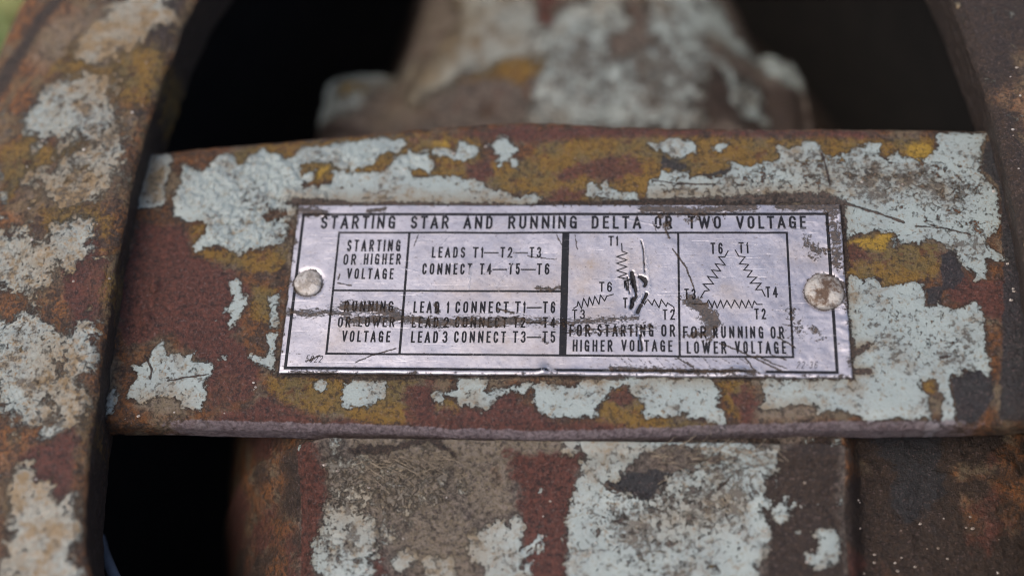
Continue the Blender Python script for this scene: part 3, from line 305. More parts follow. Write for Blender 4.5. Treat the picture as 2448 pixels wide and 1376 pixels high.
def rusty_paint(name, isl=0.0, isl_scale=.09, grit=1.0, specks=.5, tan0=0.0, brown=0.0, coarse=1.0, edge=.10, amp=1.0, soil=0.0, dull=1.0, warm=1.0, rimw=.5, tanc=None, amp2=None, lift=.26, seep=0.0, big=0.0):
    amp2 = amp2 or amp
    TANC = tanc or TAN
    """flaking paint over primer over rust; the layers' outlines come from the mesh, fine break-up from noise"""
    s = NT(name)
    nb = s.noise(.16, 4, .6, .3, 3)                      # 4 mm clouds
    n1 = s.noise(.52 * coarse, 7, .68, .3, 11)           # ragged flake edges
    n2 = s.noise(1.5 * coarse, 5, .72, .2, 23)           # sub-millimetre
    n3 = s.noise(2.4, 4, .68, 0, 31)                     # grain
    c1 = s.math('SUBTRACT', n1, .5); c2 = s.math('SUBTRACT', n2, .5)
    if big: c1p = s.add(c1, s.mul(s.math('SUBTRACT', nb, .5), big))
    else: c1p = c1
    pf = s.add(s.attr('paint'), s.add(s.mul(c1p, 1.7 * amp), s.mul(c2, .9 * amp2)))
    if isl:
        ni = s.noise(isl_scale, 7, .70, .5, 57)
        pf = s.math('MAXIMUM', s.math('MINIMUM', pf, 3.0), s.mul(s.math('SUBTRACT', ni, .60 - .1 * isl), 20))
    pf = s.math('SUBTRACT', pf, s.mul(s.attr('wall'), 12.0))
    sp = s.add(s.attr('speck'), specks * .25)
    pit = s.step(s.add(s.noise(.75, 6, .75, .3, 71), s.mul(sp, .10)), .63, .69)   # pits through the paint
    pm = s.mul(s.step(pf, 0.0, edge), s.math('SUBTRACT', 1.0, s.mul(pit, .92)))
    # rust ground
    mf = s.step(s.add(s.attr('maroon'), s.add(s.add(s.mul(c1, 6.0), s.mul(s.math('SUBTRACT', nb, .5), 5.0)), s.mul(c2, 2.5))), -.8, 1.0)
    rust = s.mix(s.step(s.add(n1, s.mul(c2, .6)), .40, .60), BROWN, tuple(c * warm for c in ORANGE))
    rust = s.mix(s.mul(s.step(s.add(nb, s.mul(c2, .35)), .46, .62), .8), rust, TANC)
    if soil:
        rust = s.mix(s.mul(s.step(s.add(nb, s.mul(c1, .5)), .62 - .3 * soil, .72 - .3 * soil), s.math('SUBTRACT', .9, s.mul(s.attr('wall'), .9))), rust, s.mix(s.step(n2, .35, .65), (.05, .041, .034), SOIL))
    rust = s.mix(s.mul(s.step(s.add(s.attr('tan'), s.mul(c1, 1.2)), .35, .8), .85), rust, s.mix(s.step(n2, .35, .65), TANC, (.20, .165, .13)))
    rust = s.mix(mf, rust, s.mix(s.step(n2, .32, .66), (0.045, .018, .012), MAROON))
    bf = s.step(s.add(s.add(s.attr('brown'), brown), s.add(s.mul(c1, 4.0), s.mul(c2, 1.))), -.6, .8)
    rust = s.mix(bf, rust, s.mix(s.step(n2, .35, .7), (0.024, .016, .012), BROWN))
    # primer
    of = s.step(s.add(s.attr('ochre'), s.add(s.mul(c1, 5.0), s.mul(c2, 3.0))), -.3, .6)
    och = s.mix(s.step(nb, .42, .62), OCHRE, OLIVE)
    och = s.mix(s.step(s.add(n1, s.mul(c2, .3)), .54, .66), och, (.095, .038, .013))
    och = s.mix(s.step(s.add(s.attr('yellow'), s.mul(c1, 3.)), 0, .6), och, YELLOW)
    of = s.mul(of, s.math('SUBTRACT', 1.0, s.mul(mf, .9)))
    base = s.mix(of, rust, och)
    df = s.step(s.add(s.attr('dark'), s.add(s.mul(c1, 2.4), s.mul(c2, 1.4))), -.1, .25)
    base = s.mix(s.mul(df, .92), base, DARK)
    g = s.noise(1.3, 5, .72, 0, 91)
    base = s.mix(s.mul(s.step(g, .49, .62), .72 * grit), base, (0.013, .008, .007))
    base = s.mix(s.mul(s.step(n3, .55, .70), .50 * grit), base, (.20, .14, .13))  # pale rust grain, its lilac specular glints put into the colour
    # paint with dirt
    pc = s.mix(s.step(nb, .38, .62), PAINT, (.225, .262, .255))
    pc = s.mix(s.mul(s.step(n3, .45, .8), .4), pc, (.15, .155, .14))
    tf = s.math('ADD', s.mul(s.attr('tan'), s.add(.35, n1)), s.add(tan0, s.mul(s.step(s.add(nb, c1), .48, .75), .5)), clamp=True)
    rim = s.math('SUBTRACT', 1.0, s.step(s.add(pf, s.mul(c2, rimw * 1.2)), .05, rimw))
    tf = s.math('MAXIMUM', tf, s.mul(rim, s.mul(s.step(n1, .42, .62), .8)))
    pc = s.mix(s.mul(tf, s.step(s.add(n2, s.mul(tf, .4)), .30, .72)), pc, TANC)
    if seep:   # rust bleeding up through thin paint
        se = s.step(s.add(s.add(n2, s.mul(c1, .7)), s.mul(s.math('SUBTRACT', n3, .5), .6)), .60 - .12 * seep, .74 - .1 * seep)
        pc = s.mix(s.mul(se, .9), pc, s.mix(s.step(n1, .4, .6), (.17, .085, .028), TANC))
    small = s.step(s.add(s.noise(1.25, 5, .74, 0, 131), s.add(s.mul(sp, .10), s.mul(s.math('SUBTRACT', nb, .5), .45))), .585, .66)
    pc = s.mix(s.mul(small, .8), pc, (.05, .038, .027))
    scr = s.step(s.noise(1.4, 3, .6, .1, 15, (.16, 2.2, 1, .25)), .67, .72)
    pc = s.mix(s.mul(scr, .3), pc, (.38, .42, .41))
    col = s.mix(pm, base, pc)
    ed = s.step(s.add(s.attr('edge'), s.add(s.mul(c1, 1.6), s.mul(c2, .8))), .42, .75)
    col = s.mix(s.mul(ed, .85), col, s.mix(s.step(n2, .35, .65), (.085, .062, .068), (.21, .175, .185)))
    under = s.mul(s.mul(s.step(pf, -.30, 0), s.math('SUBTRACT', 1.0, s.step(pf, 0, .06))), .7)
    col = s.mix(under, col, (.028, .017, .011))
    gr = s.step(s.add(s.attr('grime'), s.add(s.mul(c1, 1.5), s.mul(c2, 1.1))), .40, .60)
    gf = s.mul(gr, .95)
    col = s.mix(gf, col, s.mix(s.step(n3, .4, .65), (.014, .009, .007), (.07, .043, .030)))
    s.link(col, s.bsdf.inputs['Base Color'])
    ro = s.mixf(pm, s.add(.36, s.mul(n2, .45)), s.add(.26, s.mul(n1, .3)))
    ro = s.mixf(gf, ro, .75)
    s.link(ro, s.bsdf.inputs['Roughness'])
    s.bsdf.inputs['Specular IOR Level'].default_value = .5 * dull
    h = s.add(s.mul(s.step(pf, -.06, .15), lift), s.mul(s.mixf(pm, s.add(s.mul(n1, .7), s.mul(n2, .55)), s.add(s.mul(n1, .15), s.mul(n2, .07))), grit))
    h = s.add(h, s.mul(s.mixf(pm, n3, s.mul(n3, .2)), .28 * grit))
    h = s.add(h, s.add(s.mul(pit, -.14), s.mul(small, -.05)))
    h = s.add(h, s.mul(of, .03))
    h = s.add(h, s.mul(gf, s.mul(g, .22)))
    s.link(s.bump(h, .001), s.bsdf.inputs['Normal'])
    return s.m

M_bar = rusty_paint('flaking_paint_on_bar', specks=.15, amp=2.4, edge=.2, seep=.1)
M_arm = rusty_paint('flaking_paint_on_arm', isl=.1, isl_scale=.13, specks=-1.2, tan0=.0, coarse=.9, edge=1.6, amp=8, amp2=7, rimw=1.0, tanc=(.17, .115, .055), soil=.1, warm=1.5, lift=.05, seep=.45, big=.9)
M_low = rusty_paint('flaking_paint_on_lower_casting', isl=.1, isl_scale=.16, specks=.5, tan0=.05, edge=.25, amp=3.6, rimw=1.2, seep=.15, soil=1.1, warm=1.3)
M_cap = rusty_paint('flaking_paint_on_bearing_cap', specks=1.6, tan0=.12, coarse=.55, edge=.9, amp=8, rimw=1.6, soil=1.0)

def simple(name, c1, c2, scale, rough=.8, bump=.0):
    s = NT(name)
    n = s.noise(scale, 5, .65)
    s.link(s.mix(s.step(n, .35, .65), c1, c2), s.bsdf.inputs['Base Color'])
    s.bsdf.inputs['Roughness'].default_value = rough
    if bump: s.link(s.bump(n, .001, bump), s.bsdf.inputs['Normal'])
    return s.m

M_in = simple('shade_black_interior', (.002, .0018, .0018), (.007, .0055, .005), .15, .95, .5)  # near-black colour carries the shade of the deep opening

# ------------------------------------------------------------------ electric motor end
motor = tag(empty('electric_motor', (0, 0, -.14)),
            'rusted electric motor casting with flaking pale blue paint and a bar across its dark opening', 'motor')

def world_part(name, V, Q, mat, attrs=None, parent=None):
    o = mesh_np(name, V, Q, mat, None, attrs)
    p = parent or motor
    o.parent = p
    o.matrix_parent_inverse = Matrix.Translation(-Vector(p.location))
    return o

def blank(n):
    A = {k: np.full(n, -5.0) for k in ATTR[:6]}
    for k in ATTR[6:]: A[k] = np.zeros(n)
    return A

# ---- crossbar
def crossbar():
    X = np.arange(-84, 84.01, .18)
    bn = np.array(D['bar_n']); bs = np.array(D['bar_s'])
    k = np.ones(15) / 15
    def outline(b):
        y = np.interp(X, b[:, 0], b[:, 1])
        yp = np.pad(y, 7, mode='edge'); y = np.convolve(yp, k, 'valid')
        return y + .28 * fbm(X * .18, X * 0, 5, 4)
    yn = outline(bn) + .1; ys = outline(bs) - .05
    # cross-section from the underside, over the north edge, across the face, over the south lip
    prof = []   # (weight north, offset y, z)
    for z in np.linspace(-6, -2.6, 8): prof.append((1, 0, z))
    for a in np.linspace(0, 90, 14)[1:]:
        a = math.radians(a); prof.append((1, -1.7 * (1 - math.cos(a)), -2.4 + 1.7 * math.sin(a)))
    nt_ = 286
    for t in np.linspace(0, 1, nt_)[1:-1]: prof.append((1 - t, -1.7 * (1 - t) + 3.0 * t, -.7))
    for a in np.linspace(90, 0, 18)[:-1]:
        a = math.radians(a); prof.append((0, 3.0 * (1 - math.cos(a)), -3.0 + 2.3 * math.sin(a)))
    for z in np.linspace(-3.0, -6, 8): prof.append((0, 0, z))
    prof = np.array(prof)[::-1]
    XX = np.repeat(X[:, None], len(prof), 1)
    YY = yn[:, None] * prof[:, 0] + ys[:, None] * (1 - prof[:, 0]) + prof[:, 1]
    ZZ = np.repeat(prof[None, :, 2], len(X), 0)
    x = XX.ravel(); y = YY.ravel(); z = ZZ.ravel().copy()
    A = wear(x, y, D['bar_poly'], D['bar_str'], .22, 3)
    top = smooth(-3.5, -.8, z)
    A['edge'] = (np.repeat(prof[None, :, 0], len(X), 0).ravel() < .03) * smooth(-.95, -1.5, z) * smooth(72, 55, np.abs(x)) * .9  # pale worn lip, with its lilac sky sheen put into the colour
    de = np.maximum(np.maximum(-45.0 - x, x - 45.0), np.maximum(-14.97 - y, y - 15.62))
    A['grime'] = np.maximum(A['grime'], smooth(1.3, 0, de) * (.62 + .5 * fbm(x * .3, y * .3, 45, 3)))
    A['tan'] = np.maximum(A['tan'], smooth(3.0, .3, de) * (.45 + .8 * fbm(x * .2, y * .2, 47, 3)))
    z = z + top * (.22 * fbm(x * .12, y * .12, 8, 3))
    rust = smooth(.3, -.6, A['paint'] + 1.2 * fbm(x * .7, y * .7, 4, 4))
    z = z + top * rust * (.20 * fbm(x * .9, y * .9, 12, 4) - .07)
    # blistered paint
    cell = fbm(x * .85, y * .85, 21, 2); c2 = fbm(x * 1.7, y * 1.7, 29, 2)
    lx = x + .4 * cell; ly = y + .4 * c2
    lp = np.maximum(lumps(lx, ly, 1.75, 3), .6 * lumps(lx, ly, .95, 8))
    bm = smooth(.05, .5, A['bump']) * np.where((y > -15.6) & (y < 16.4), smooth(-44.8, -46.0, x), 1)
    z = z + bm * top * (.85 * lp + .3 * c2)
    A['tan'] = np.maximum(A['tan'], bm * smooth(.6, .0, lp) * (1.0 + c2))
    A['speck'] = np.maximum(A['speck'], bm * smooth(.2, .0, lp) * 2.0)
    # cast pimples on the left end
    for bx, by, r, h in ((-67.6, .3, 1.3, 1.3), (-68.3, -5.6, 1.6, 1.3), (-66.3, 18.9, .4, -.3), (-71.2, -23, 1.6, .7)):
        q = np.clip(1 - ((x - bx) ** 2 + (y - by) ** 2) / r ** 2, 0, 1)
        z = z + h * q * q
    # layer of paint standing proud
    V = np.stack([x, y, z], 1)
    Q = grid_quads(len(X), len(prof), True)
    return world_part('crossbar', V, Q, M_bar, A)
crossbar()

# ---- the ring: two curved arms left and right of the opening
def ring_inner():
    al = np.array(D['arm_l']); ar = np.array(D['arm_r'])
    def ell(deg, a, b): 
        t = np.radians(deg); return np.stack([a * np.cos(t), b * np.sin(t)], 1)
    left = np.vstack([ell(np.array([89.8, 100, 110, 120, 130, 140, 148]), 72.7, 128) + [0, 0], al, ell(np.array([207, 215, 225, 235, 248, 260, 270.2]), 73.5, 118)])
    rextra = np.array([(71.5, -2), (71.3, -18), (70, -36), (67.5, -52)])
    right = np.vstack([ell(np.array([269.8, 280, 292, 305, 315, 325, 331]), 73.5, 118), rextra[::-1], ar[::-1], ell(np.array([32, 40, 50, 60, 70, 80, 90.2]), 72.7, 128)])
    return left, right

def resample(p, steps, sm=9):
    d = np.r_[0, np.cumsum(np.hypot(*np.diff(p, axis=0).T))]
    u = np.linspace(0, d[-1], 900)
    q = np.stack([np.interp(u, d, p[:, i]) for i in (0, 1)], 1)
    for _ in range(3):
        k = np.ones(41) / 41
        q = np.stack([np.convolve(np.pad(q[:, i], 20, mode='reflect', reflect_type='odd'), k, 'valid') for i in (0, 1)], 1)
    dens = np.where((q[:, 1] > -62) & (q[:, 1] < 68), 1.0, .16)
    c = np.r_[0, np.cumsum((dens[1:] + dens[:-1]) / 2)]
    v = np.linspace(0, c[-1], steps)
    return np.stack([np.interp(v, c, q[:, i]) for i in (0, 1)], 1)

def arm(path, seed):
    q = resample(path, 620)
    t = np.gradient(q, axis=0); t /= np.hypot(*t.T)[:, None]
    nrm = np.stack([t[:, 1], -t[:, 0]], 1)              # travelling anticlockwise: outward is to the right
    for i in (0, -1):
        top_ = q[i, 1] > 0
        q[i] = (0.0, 128.0 if top_ else -118.0); nrm[i] = (0, 1 if top_ else -1)
    prof = []                                           # (outward offset, z)
    W = 33.0
    zt = lambda o: 6.2 + .25 * math.sin(o / W * 3) - 6.0 * (o / W) ** 2.2
    for z in np.linspace(-40, -9, 8): prof.append((23, z))
    for o in np.linspace(22, 2.4, 14): prof.append((o, -8.4))
    for z in np.linspace(-8, 4.4, 56): prof.append((1.9 * ((4.4 - z) / 14) ** 1.0, z))
    for a in np.linspace(0, 80, 12)[1:]:
        a = math.radians(a); prof.append((1.5 * (1 - math.cos(a)), 4.4 + 1.6 * math.sin(a)))
    for o in np.linspace(1.5, W, 170): prof.append((o, zt(o)))
    for a in np.linspace(20, 90, 8):
        a = math.radians(a); prof.append((W + 3 * math.sin(a), zt(W) - 3 * (1 - math.cos(a))))
    for z in np.linspace(zt(W) - 4, -40, 10): prof.append((W + 3, z))
    prof = np.array(prof)
    P = q[:, None, :] + nrm[:, None, :] * prof[None, :, :1]
    x = P[..., 0].ravel(); y = P[..., 1].ravel(); z = np.repeat(prof[None, :, 1], len(q), 0).ravel()
    A = wear(x, y, D['arm_poly'], D['arm_str'], .8, seed)
    wall = smooth(5.6, 4.0, z) * (np.repeat(prof[None, :, 0], len(q), 0).ravel() < 5)
    A['wall'] = wall
    if x.mean() < 0:
        A['paint'] += 1.7; A['maroon'] -= 1.0; A['brown'] -= .5; A['ochre'] = np.maximum(A['ochre'], -1.2 + 5 * fbm(x * .05, y * .05, 85, 3))
        A['tan'] = np.maximum(A['tan'], .06 + .8 * fbm(x * .06, y * .06, 83, 3))
    A['brown'] = np.maximum(A['brown'], 8 * wall - 5)
    if x.mean() > 0:
        A['brown'] = np.maximum(A['brown'], -.6 + 6 * fbm(x * .06, y * .06, 77, 3)); A['paint'] = -2.6 + 5 * fbm(x * .08, y * .08, 79, 3); A['ochre'] = -3 + 6 * fbm(x * .05, y * .05, 71, 3); A['tan'] += .5
    out = smooth(-20, -5, z)
    dz = out * (.45 * fbm(x * .09, y * .09, 46, 3) + .30 * fbm(x * .5, y * .5, 50, 4) + .16 * fbm(x * 1.3, y * 1.3, 42, 3))
    z = z + dz * np.where(wall > .5, .2, 1)
    off = wall * .35 * fbm(x * .4 + y * .4, z * .4, 43, 3)
    x = x + np.clip(x / 20, -1, 1) * off
    V = np.stack([x, y, z], 1)
    return world_part('arm', V, grid_quads(len(q), len(prof), True), M_arm, A)
RL, RR = ring_inner()
tag(arm(RL, 41), 'thick rounded arm with blotchy pale paint on orange rust')
tag(arm(RR, 57), 'mostly bare dark brown rusted arm at the edge of the photo')

# ---- dark interior: a tapering drum under the ring
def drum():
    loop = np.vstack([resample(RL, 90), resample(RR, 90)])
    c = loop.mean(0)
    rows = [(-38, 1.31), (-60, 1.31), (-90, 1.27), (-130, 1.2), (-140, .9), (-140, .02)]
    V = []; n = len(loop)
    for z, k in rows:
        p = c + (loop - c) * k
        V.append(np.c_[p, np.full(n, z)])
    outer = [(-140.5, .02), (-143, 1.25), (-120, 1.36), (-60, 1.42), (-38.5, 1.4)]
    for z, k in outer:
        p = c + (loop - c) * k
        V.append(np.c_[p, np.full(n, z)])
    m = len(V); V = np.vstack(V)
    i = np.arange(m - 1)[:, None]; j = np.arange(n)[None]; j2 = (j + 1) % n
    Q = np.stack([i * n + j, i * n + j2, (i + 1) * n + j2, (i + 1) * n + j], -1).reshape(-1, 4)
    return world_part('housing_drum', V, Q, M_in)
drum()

# ---- bearing cap behind the bar (deeper, out of focus)
def bearing_cap():
    x = np.arange(-74, 66, .45); y = np.arange(40, 150, .45)
    X, Y = np.meshgrid(x, y, indexing='ij')
    sh = X.shape; x = X.ravel(); y = Y.ravel()
    fl = np.array(D['cap_flange']); nk = np.array(D['cap_neck'])
    df = sdist(x, y, fl, 30); dn = sdist(x, y, nk, 40)
    zf = -45 - 3.5 * (1 - np.clip(df / 4, 0, 1)) ** 2 + np.minimum(df, 0) * 7
    zn = -52 + 17 * np.sqrt(np.clip(1 - (1 - np.clip(dn / 20, 0, 1)) ** 2, 0, 1)) + np.minimum(dn, 0) * 3
    z = np.maximum(zf, zn) + .8 * np.exp(-np.abs(zf - zn) / 2)
    z = np.maximum(z, -118)
    z = z + .5 * fbm(x * .1, y * .1, 3, 3) + .3 * fbm(x * .5, y * .5, 6, 3)
    A = wear(x, y, D['cap_poly'], D['cap_str'], 1.2, 14)
    A['paint'] += 1.1; A['brown'] -= .8
    A['maroon'] = np.maximum(A['maroon'], -1.0)
    side = smooth(-54, -66, z)
    A['paint'] = np.where(side > .5, -4, A['paint']); A['brown'] = np.maximum(A['brown'], side * 5 - 3)
    V = np.stack([x, y, z], 1)
    Q = grid_quads(*sh)
    return world_part('bearing_cap', V, Q, M_cap, A)
bearing_cap()

# ---- lower casting in front of the bar
def lower_casting():
    x = np.r_[np.arange(-80, 43.4, .22), np.arange(43.5, 84, .3)]; y = np.r_[np.arange(-95, -20, .22), np.arange(-20, -6, .5)]
    X, Y = np.meshgrid(x, y, indexing='ij'); sh = X.shape
    x = X.ravel(); y = Y.ravel()
    yy = y + 26
    z = -3.4 + .05 * yy - 3.0 * smooth(-.5, -8.5, yy)        # small shelf below the bar
    z = z + 1.0 * smooth(-2.8, -.3, yy)
    z = np.where(yy > 1, -5.0, z)
    zl = -41 - .085 * yy
    z = np.where(x < zl + 6, z - 2.6 * np.clip(zl + 6 - x, 0, 6) ** 2 / 36, z)
    z = z - .85 * np.clip(zl - x, 0, 60) - .02 * np.clip(zl - x, 0, 60) ** 2 - .055 * np.clip(zl - x - 9, 0, 60) ** 2
    zr = 43.5
    drop = smooth(0, 4.0, x - zr)
    web = -12 - .2 * (x - zr) + .06 * yy + 2.0 * np.exp(-(x - zr - .8) / 2)
    z = np.where(x > zr, z * (1 - drop) + web * drop, z)
    z = np.where((x > zr - 4) & (x <= zr), z - .5 * ((x - zr + 4) / 4) ** 2, np.where(x > zr, z - .5 * (1 - drop), z))
    z = z - 60 * smooth(-92.5, -94.5, y)
    A = wear(x, y, D['low_poly'], D['low_str'], .4, 24)
    A['paint'] += .7
    rust = smooth(.3, -.6, A['paint'] + 1.2 * fbm(x * .6, y * .6, 4, 4))
    z = z + .35 * fbm(x * .12, y * .12, 33, 3) + rust * (.40 * fbm(x * .7, y * .7, 35, 4) - .12)
    far = x > zr
    A['brown'] = np.where(far, 1.4 + 6 * fbm(x * .12, y * .12, 91, 3), A['brown'])  # dark rust on the web, shade of bar and arm put into its colour
    A['paint'] = np.where(far, -4, A['paint'])
    A['dark'] = np.where(far, -.9 + 4 * fbm(x * .07, y * .07, 99, 3), A['dark']); A['maroon'] = np.where(far, -.1 + 5 * fbm(x * .09, y * .09, 97, 3), A['maroon']); A['wall'] = far * 1.0 + smooth(zl - 0.5, zl - 3, x)
    lf = x < zl - 1
    A['brown'] = np.where(lf, -.2 + 5 * fbm(x * .1, y * .1, 89, 3), A['brown'])
    A['maroon'] = np.where(lf, -.6 + 5 * fbm(x * .10, y * .10, 95, 3), A['maroon'])
    z = z + np.where(far, .8 * fbm(x * .35, y * .35, 44, 4), 0)
    V = np.stack([x, y, z], 1)
    return world_part('lower_casting', V, grid_quads(*sh), M_low, A)
lower_casting()

# ------------------------------------------------------------------ nameplate
plate = tag(empty('nameplate', (0, 0, 0)),
            'scratched metal wiring plate lettered STARTING STAR AND RUNNING DELTA, riveted to the bar', 'nameplate')
PX0, PX1, PY0, PY1 = -45.0, 45.0, -14.97, 15.62

def plate_z(x, y):
    z = .12 * fbm(x * .10, y * .10, 61, 2) + .05 * fbm(x * .4, y * .4, 63, 3)
    z = z + .25 * np.exp(-((y - PY0 - .3) / .5) ** 2) * (.5 + fbm(x * .15, y * 0, 67, 3))
    z = z + .22 * smooth(41.5, 45, x) * (.4 + 1.6 * fbm(x * .1, y * .35, 69, 3))
    z = z + .5 * np.exp(-(((x - 27.5) / 1.6) ** 2 + ((y + 14.4) / .8) ** 2)) + .4 * np.exp(-(((x + 2.8) / .7) ** 2 + ((y + 14.3) / .9) ** 2))
    z = z + smooth(20, 45, x) * .10 * fbm(x * .45, y * .45, 73, 3)
    z = z - .14 * np.exp(-(((x - 8.9) / 1.3) ** 2 + ((y - 1) / 4.) ** 2)) + .07 * np.exp(-(((x - 10.6) / .5) ** 2 + ((y - 3) / 4.5) ** 2))
    for rx, ry, r in D['rivet']:
        d = np.hypot(x - rx, y - ry)
        z = z - .18 * np.exp(-(np.clip(d - r, 0, 9) / .5) ** 2)
    return z

PATTR = ('grime', 'gouge', 'scrape', 'stain', 'blotch')
def plate_wear(x, y):
    A = {k: np.zeros(x.shape) for k in PATTR}
    for k, wd, s, line in D['plate_str']:
        wx = x + .12 * fbm(x * 1.5, y * 1.5, 7, 2); wy = y + .12 * fbm(x * 1.5, y * 1.5, 9, 2)
        A[k] = np.maximum(A[k], s * ldist(wx, wy, line, wd * (1.25 if wd > .8 else 1)))
    for rx, ry, rr in D['rivet']:
        d = np.hypot(x - rx, y - ry) - rr
        A['blotch'] = np.maximum(A['blotch'], .95 * np.exp(-(np.maximum(d, 0) / .55) ** 2))
    e = np.minimum(np.minimum(x - PX0, PX1 - x), np.minimum(y - PY0, PY1 - y))
    A['blotch'] = np.maximum(A['blotch'], .40 * smooth(.9, 0, e) + .12 * smooth(4, 0, e) + .14 * smooth(25, 45, x))
    return A

def plate_material(name, ink=False):
    s = NT(name)
    nb = s.noise(.22, 3, .6, 0, 4); n1 = s.noise(.6, 6, .68, .2, 9); n2 = s.noise(2.0, 5, .7, 0, 14)
    fib = s.noise(1.7, 5, .7, .5, 20, (.7, 2.3, 1, 0)); fv = s.noise(1.6, 4, .65, .3, 27, (2.4, .6, 1, 0))
    base = s.mix(s.step(nb, .3, .7), (.52, .495, .525), (.42, .40, .43))
    base = s.mix(s.mul(s.step(n2, .42, .75), .38), base, (.24, .22, .25))
    st = s.math('ADD', s.mul(s.attr('stain'), n1), s.mul(s.step(n1, .58, .72), .22), clamp=True)
    base = s.mix(st, base, (.26, .19, .125))
    hair = s.step(s.noise(1.0, 2, .5, .1, 51, (.12, 3.2, 1, .5)), .66, .71)
    base = s.mix(s.mul(hair, .16), base, (.75, .73, .78))
    if ink:
        wornm = s.mul(s.step(s.add(n2, s.mul(n1, .45)), .88, .98), .7)
        scr = s.step(s.attr('scrape'), .35, .6)
        wornm = s.math('MAXIMUM', wornm, s.mul(scr, .85))
        wornm = s.math('MAXIMUM', wornm, s.mul(hair, .25))
        base = s.mix(wornm, s.mix(n1, (.008, .008, .010), (.022, .022, .026)), base)
        met = s.mul(wornm, .85)
    else:
        met = .86
    speck = s.step(s.add(s.noise(1.3, 5, .72, 0, 77, (1, 1.8, 1)), s.mul(s.attr('grime'), .1)), .61, .66)
    ga = s.attr('grime')
    gm = s.step(s.add(ga, s.add(s.mul(s.math('SUBTRACT', fib, .5), 2.3), s.mul(s.math('SUBTRACT', n2, .5), 1.3))), .52, .72)
    gm = s.mul(gm, s.step(ga, .02, .16))
    fine = s.step(ga, .62, .8)                       # core of strong strokes
    gm = s.math('MAXIMUM', gm, s.mul(fine, s.step(n1, .33, .5)))
    bl = s.step(s.add(s.attr('blotch'), s.add(s.mul(s.math('SUBTRACT', n1, .5), 2.2), s.mul(s.math('SUBTRACT', n2, .5), 1.6))), .62, .82)
    gm = s.math('MAXIMUM', gm, bl)
    go = s.step(s.add(s.attr('gouge'), s.mul(s.math('SUBTRACT', n1, .5), .8)), .42, .6)
    sc = s.mul(s.step(s.add(s.attr('scrape'), s.mul(s.math('SUBTRACT', fv, .5), 1.2)),   .5, .95), .55)
    gcol = s.mix(s.step(n2, .4, .65), (.014, .011, .009), (.075, .05, .034))
    col = s.mix(s.mul(speck, .8), base, (.06, .047, .038))
    col = s.mix(sc, col, (.62, .60, .62))
    col = s.mix(s.mul(gm, .93), col, gcol)
    col = s.mix(go, col, (.012, .010, .011))
    if ink: s.bsdf.inputs['Specular IOR Level'].default_value = .15
    s.link(col, s.bsdf.inputs['Base Color'])
    dull = s.math('MAXIMUM', s.math('MAXIMUM', s.mul(gm, .93), s.mul(speck, .8)), s.math('MAXIMUM', go, s.mul(st, .6)))
    s.link(s.mul(met, s.math('SUBTRACT', 1.0, dull)) if ink else s.math('SUBTRACT', .86, s.mul(dull, .86)), s.bsdf.inputs['Metallic'])
    s.link(s.mixf(dull, s.add(.20, s.mul(n1, .40)), .75), s.bsdf.inputs['Roughness'])
    h = s.add(s.mul(n1, .045), s.mul(n2, .022))
    h = s.add(h, s.add(s.mul(gm, .10), s.mul(go, -.25)))
    h = s.add(h, s.add(s.mul(hair, -.02), s.mul(sc, s.mul(fv, .18))))
    h = s.add(h, s.mul(gm, s.mul(fib, .15)))
    s.link(s.bump(h, .001), s.bsdf.inputs['Normal'])
    return s.m
M_plate = plate_material('worn_aluminium')
M_ink = plate_material('black_enamel_worn', True)

def build_plate():
    xs = np.arange(PX0, PX1 + .01, .12); ys = np.arange(PY0, PY1 + .01, .12)
    ys[-1] = PY1
    # rows that turn down over the rim, front to back
    prof = [(PY0 + .12, -.62), (PY0, -.6), (PY0 - .04, -.3), (PY0 - .02, -.08)] + [(v, 0) for v in ys[1:-1]] + [(PY1 + .02, -.08), (PY1 + .04, -.3), (PY1, -.6), (PY1 - .12, -.62)]
    prof = np.array(prof)
    xp = [(PX0 + .12, -.62), (PX0, -.6), (PX0 - .04, -.3), (PX0 - .02, -.08)] + [(v, 0) for v in xs[1:-1]] + [(PX1 + .02, -.08), (PX1 + .04, -.3), (PX1, -.6), (PX1 - .12, -.62)]
    xp = np.array(xp)
    X = np.repeat(xp[:, :1], len(prof), 1); Y = np.repeat(prof[None, :, 0], len(xp), 0)
    Z = np.minimum(xp[:, 1][:, None], prof[None, :, 1])
    x, y, z = X.ravel(), Y.ravel(), Z.ravel()
    A = plate_wear(x, y)
    top = z > -.2
    z = z + plate_z(x, y) * np.where(top, 1, .6) - .30 * A['gouge'] + .025 * smooth(.1, .9, A['scrape'])
    # ragged rim
    x = x + np.where(np.abs(x) > 44.7, .12 * fbm(y * .8, x * 0, 5, 3), 0); y = y + np.where((y > PY1 - .1) | (y < PY0 + .1), .12 * fbm(x * .5, y * 0, 6, 3), 0)
    return mesh_np('face', np.stack([x, y, z], 1), grid_quads(len(xp), len(prof)), M_plate, plate, A)
build_plate()

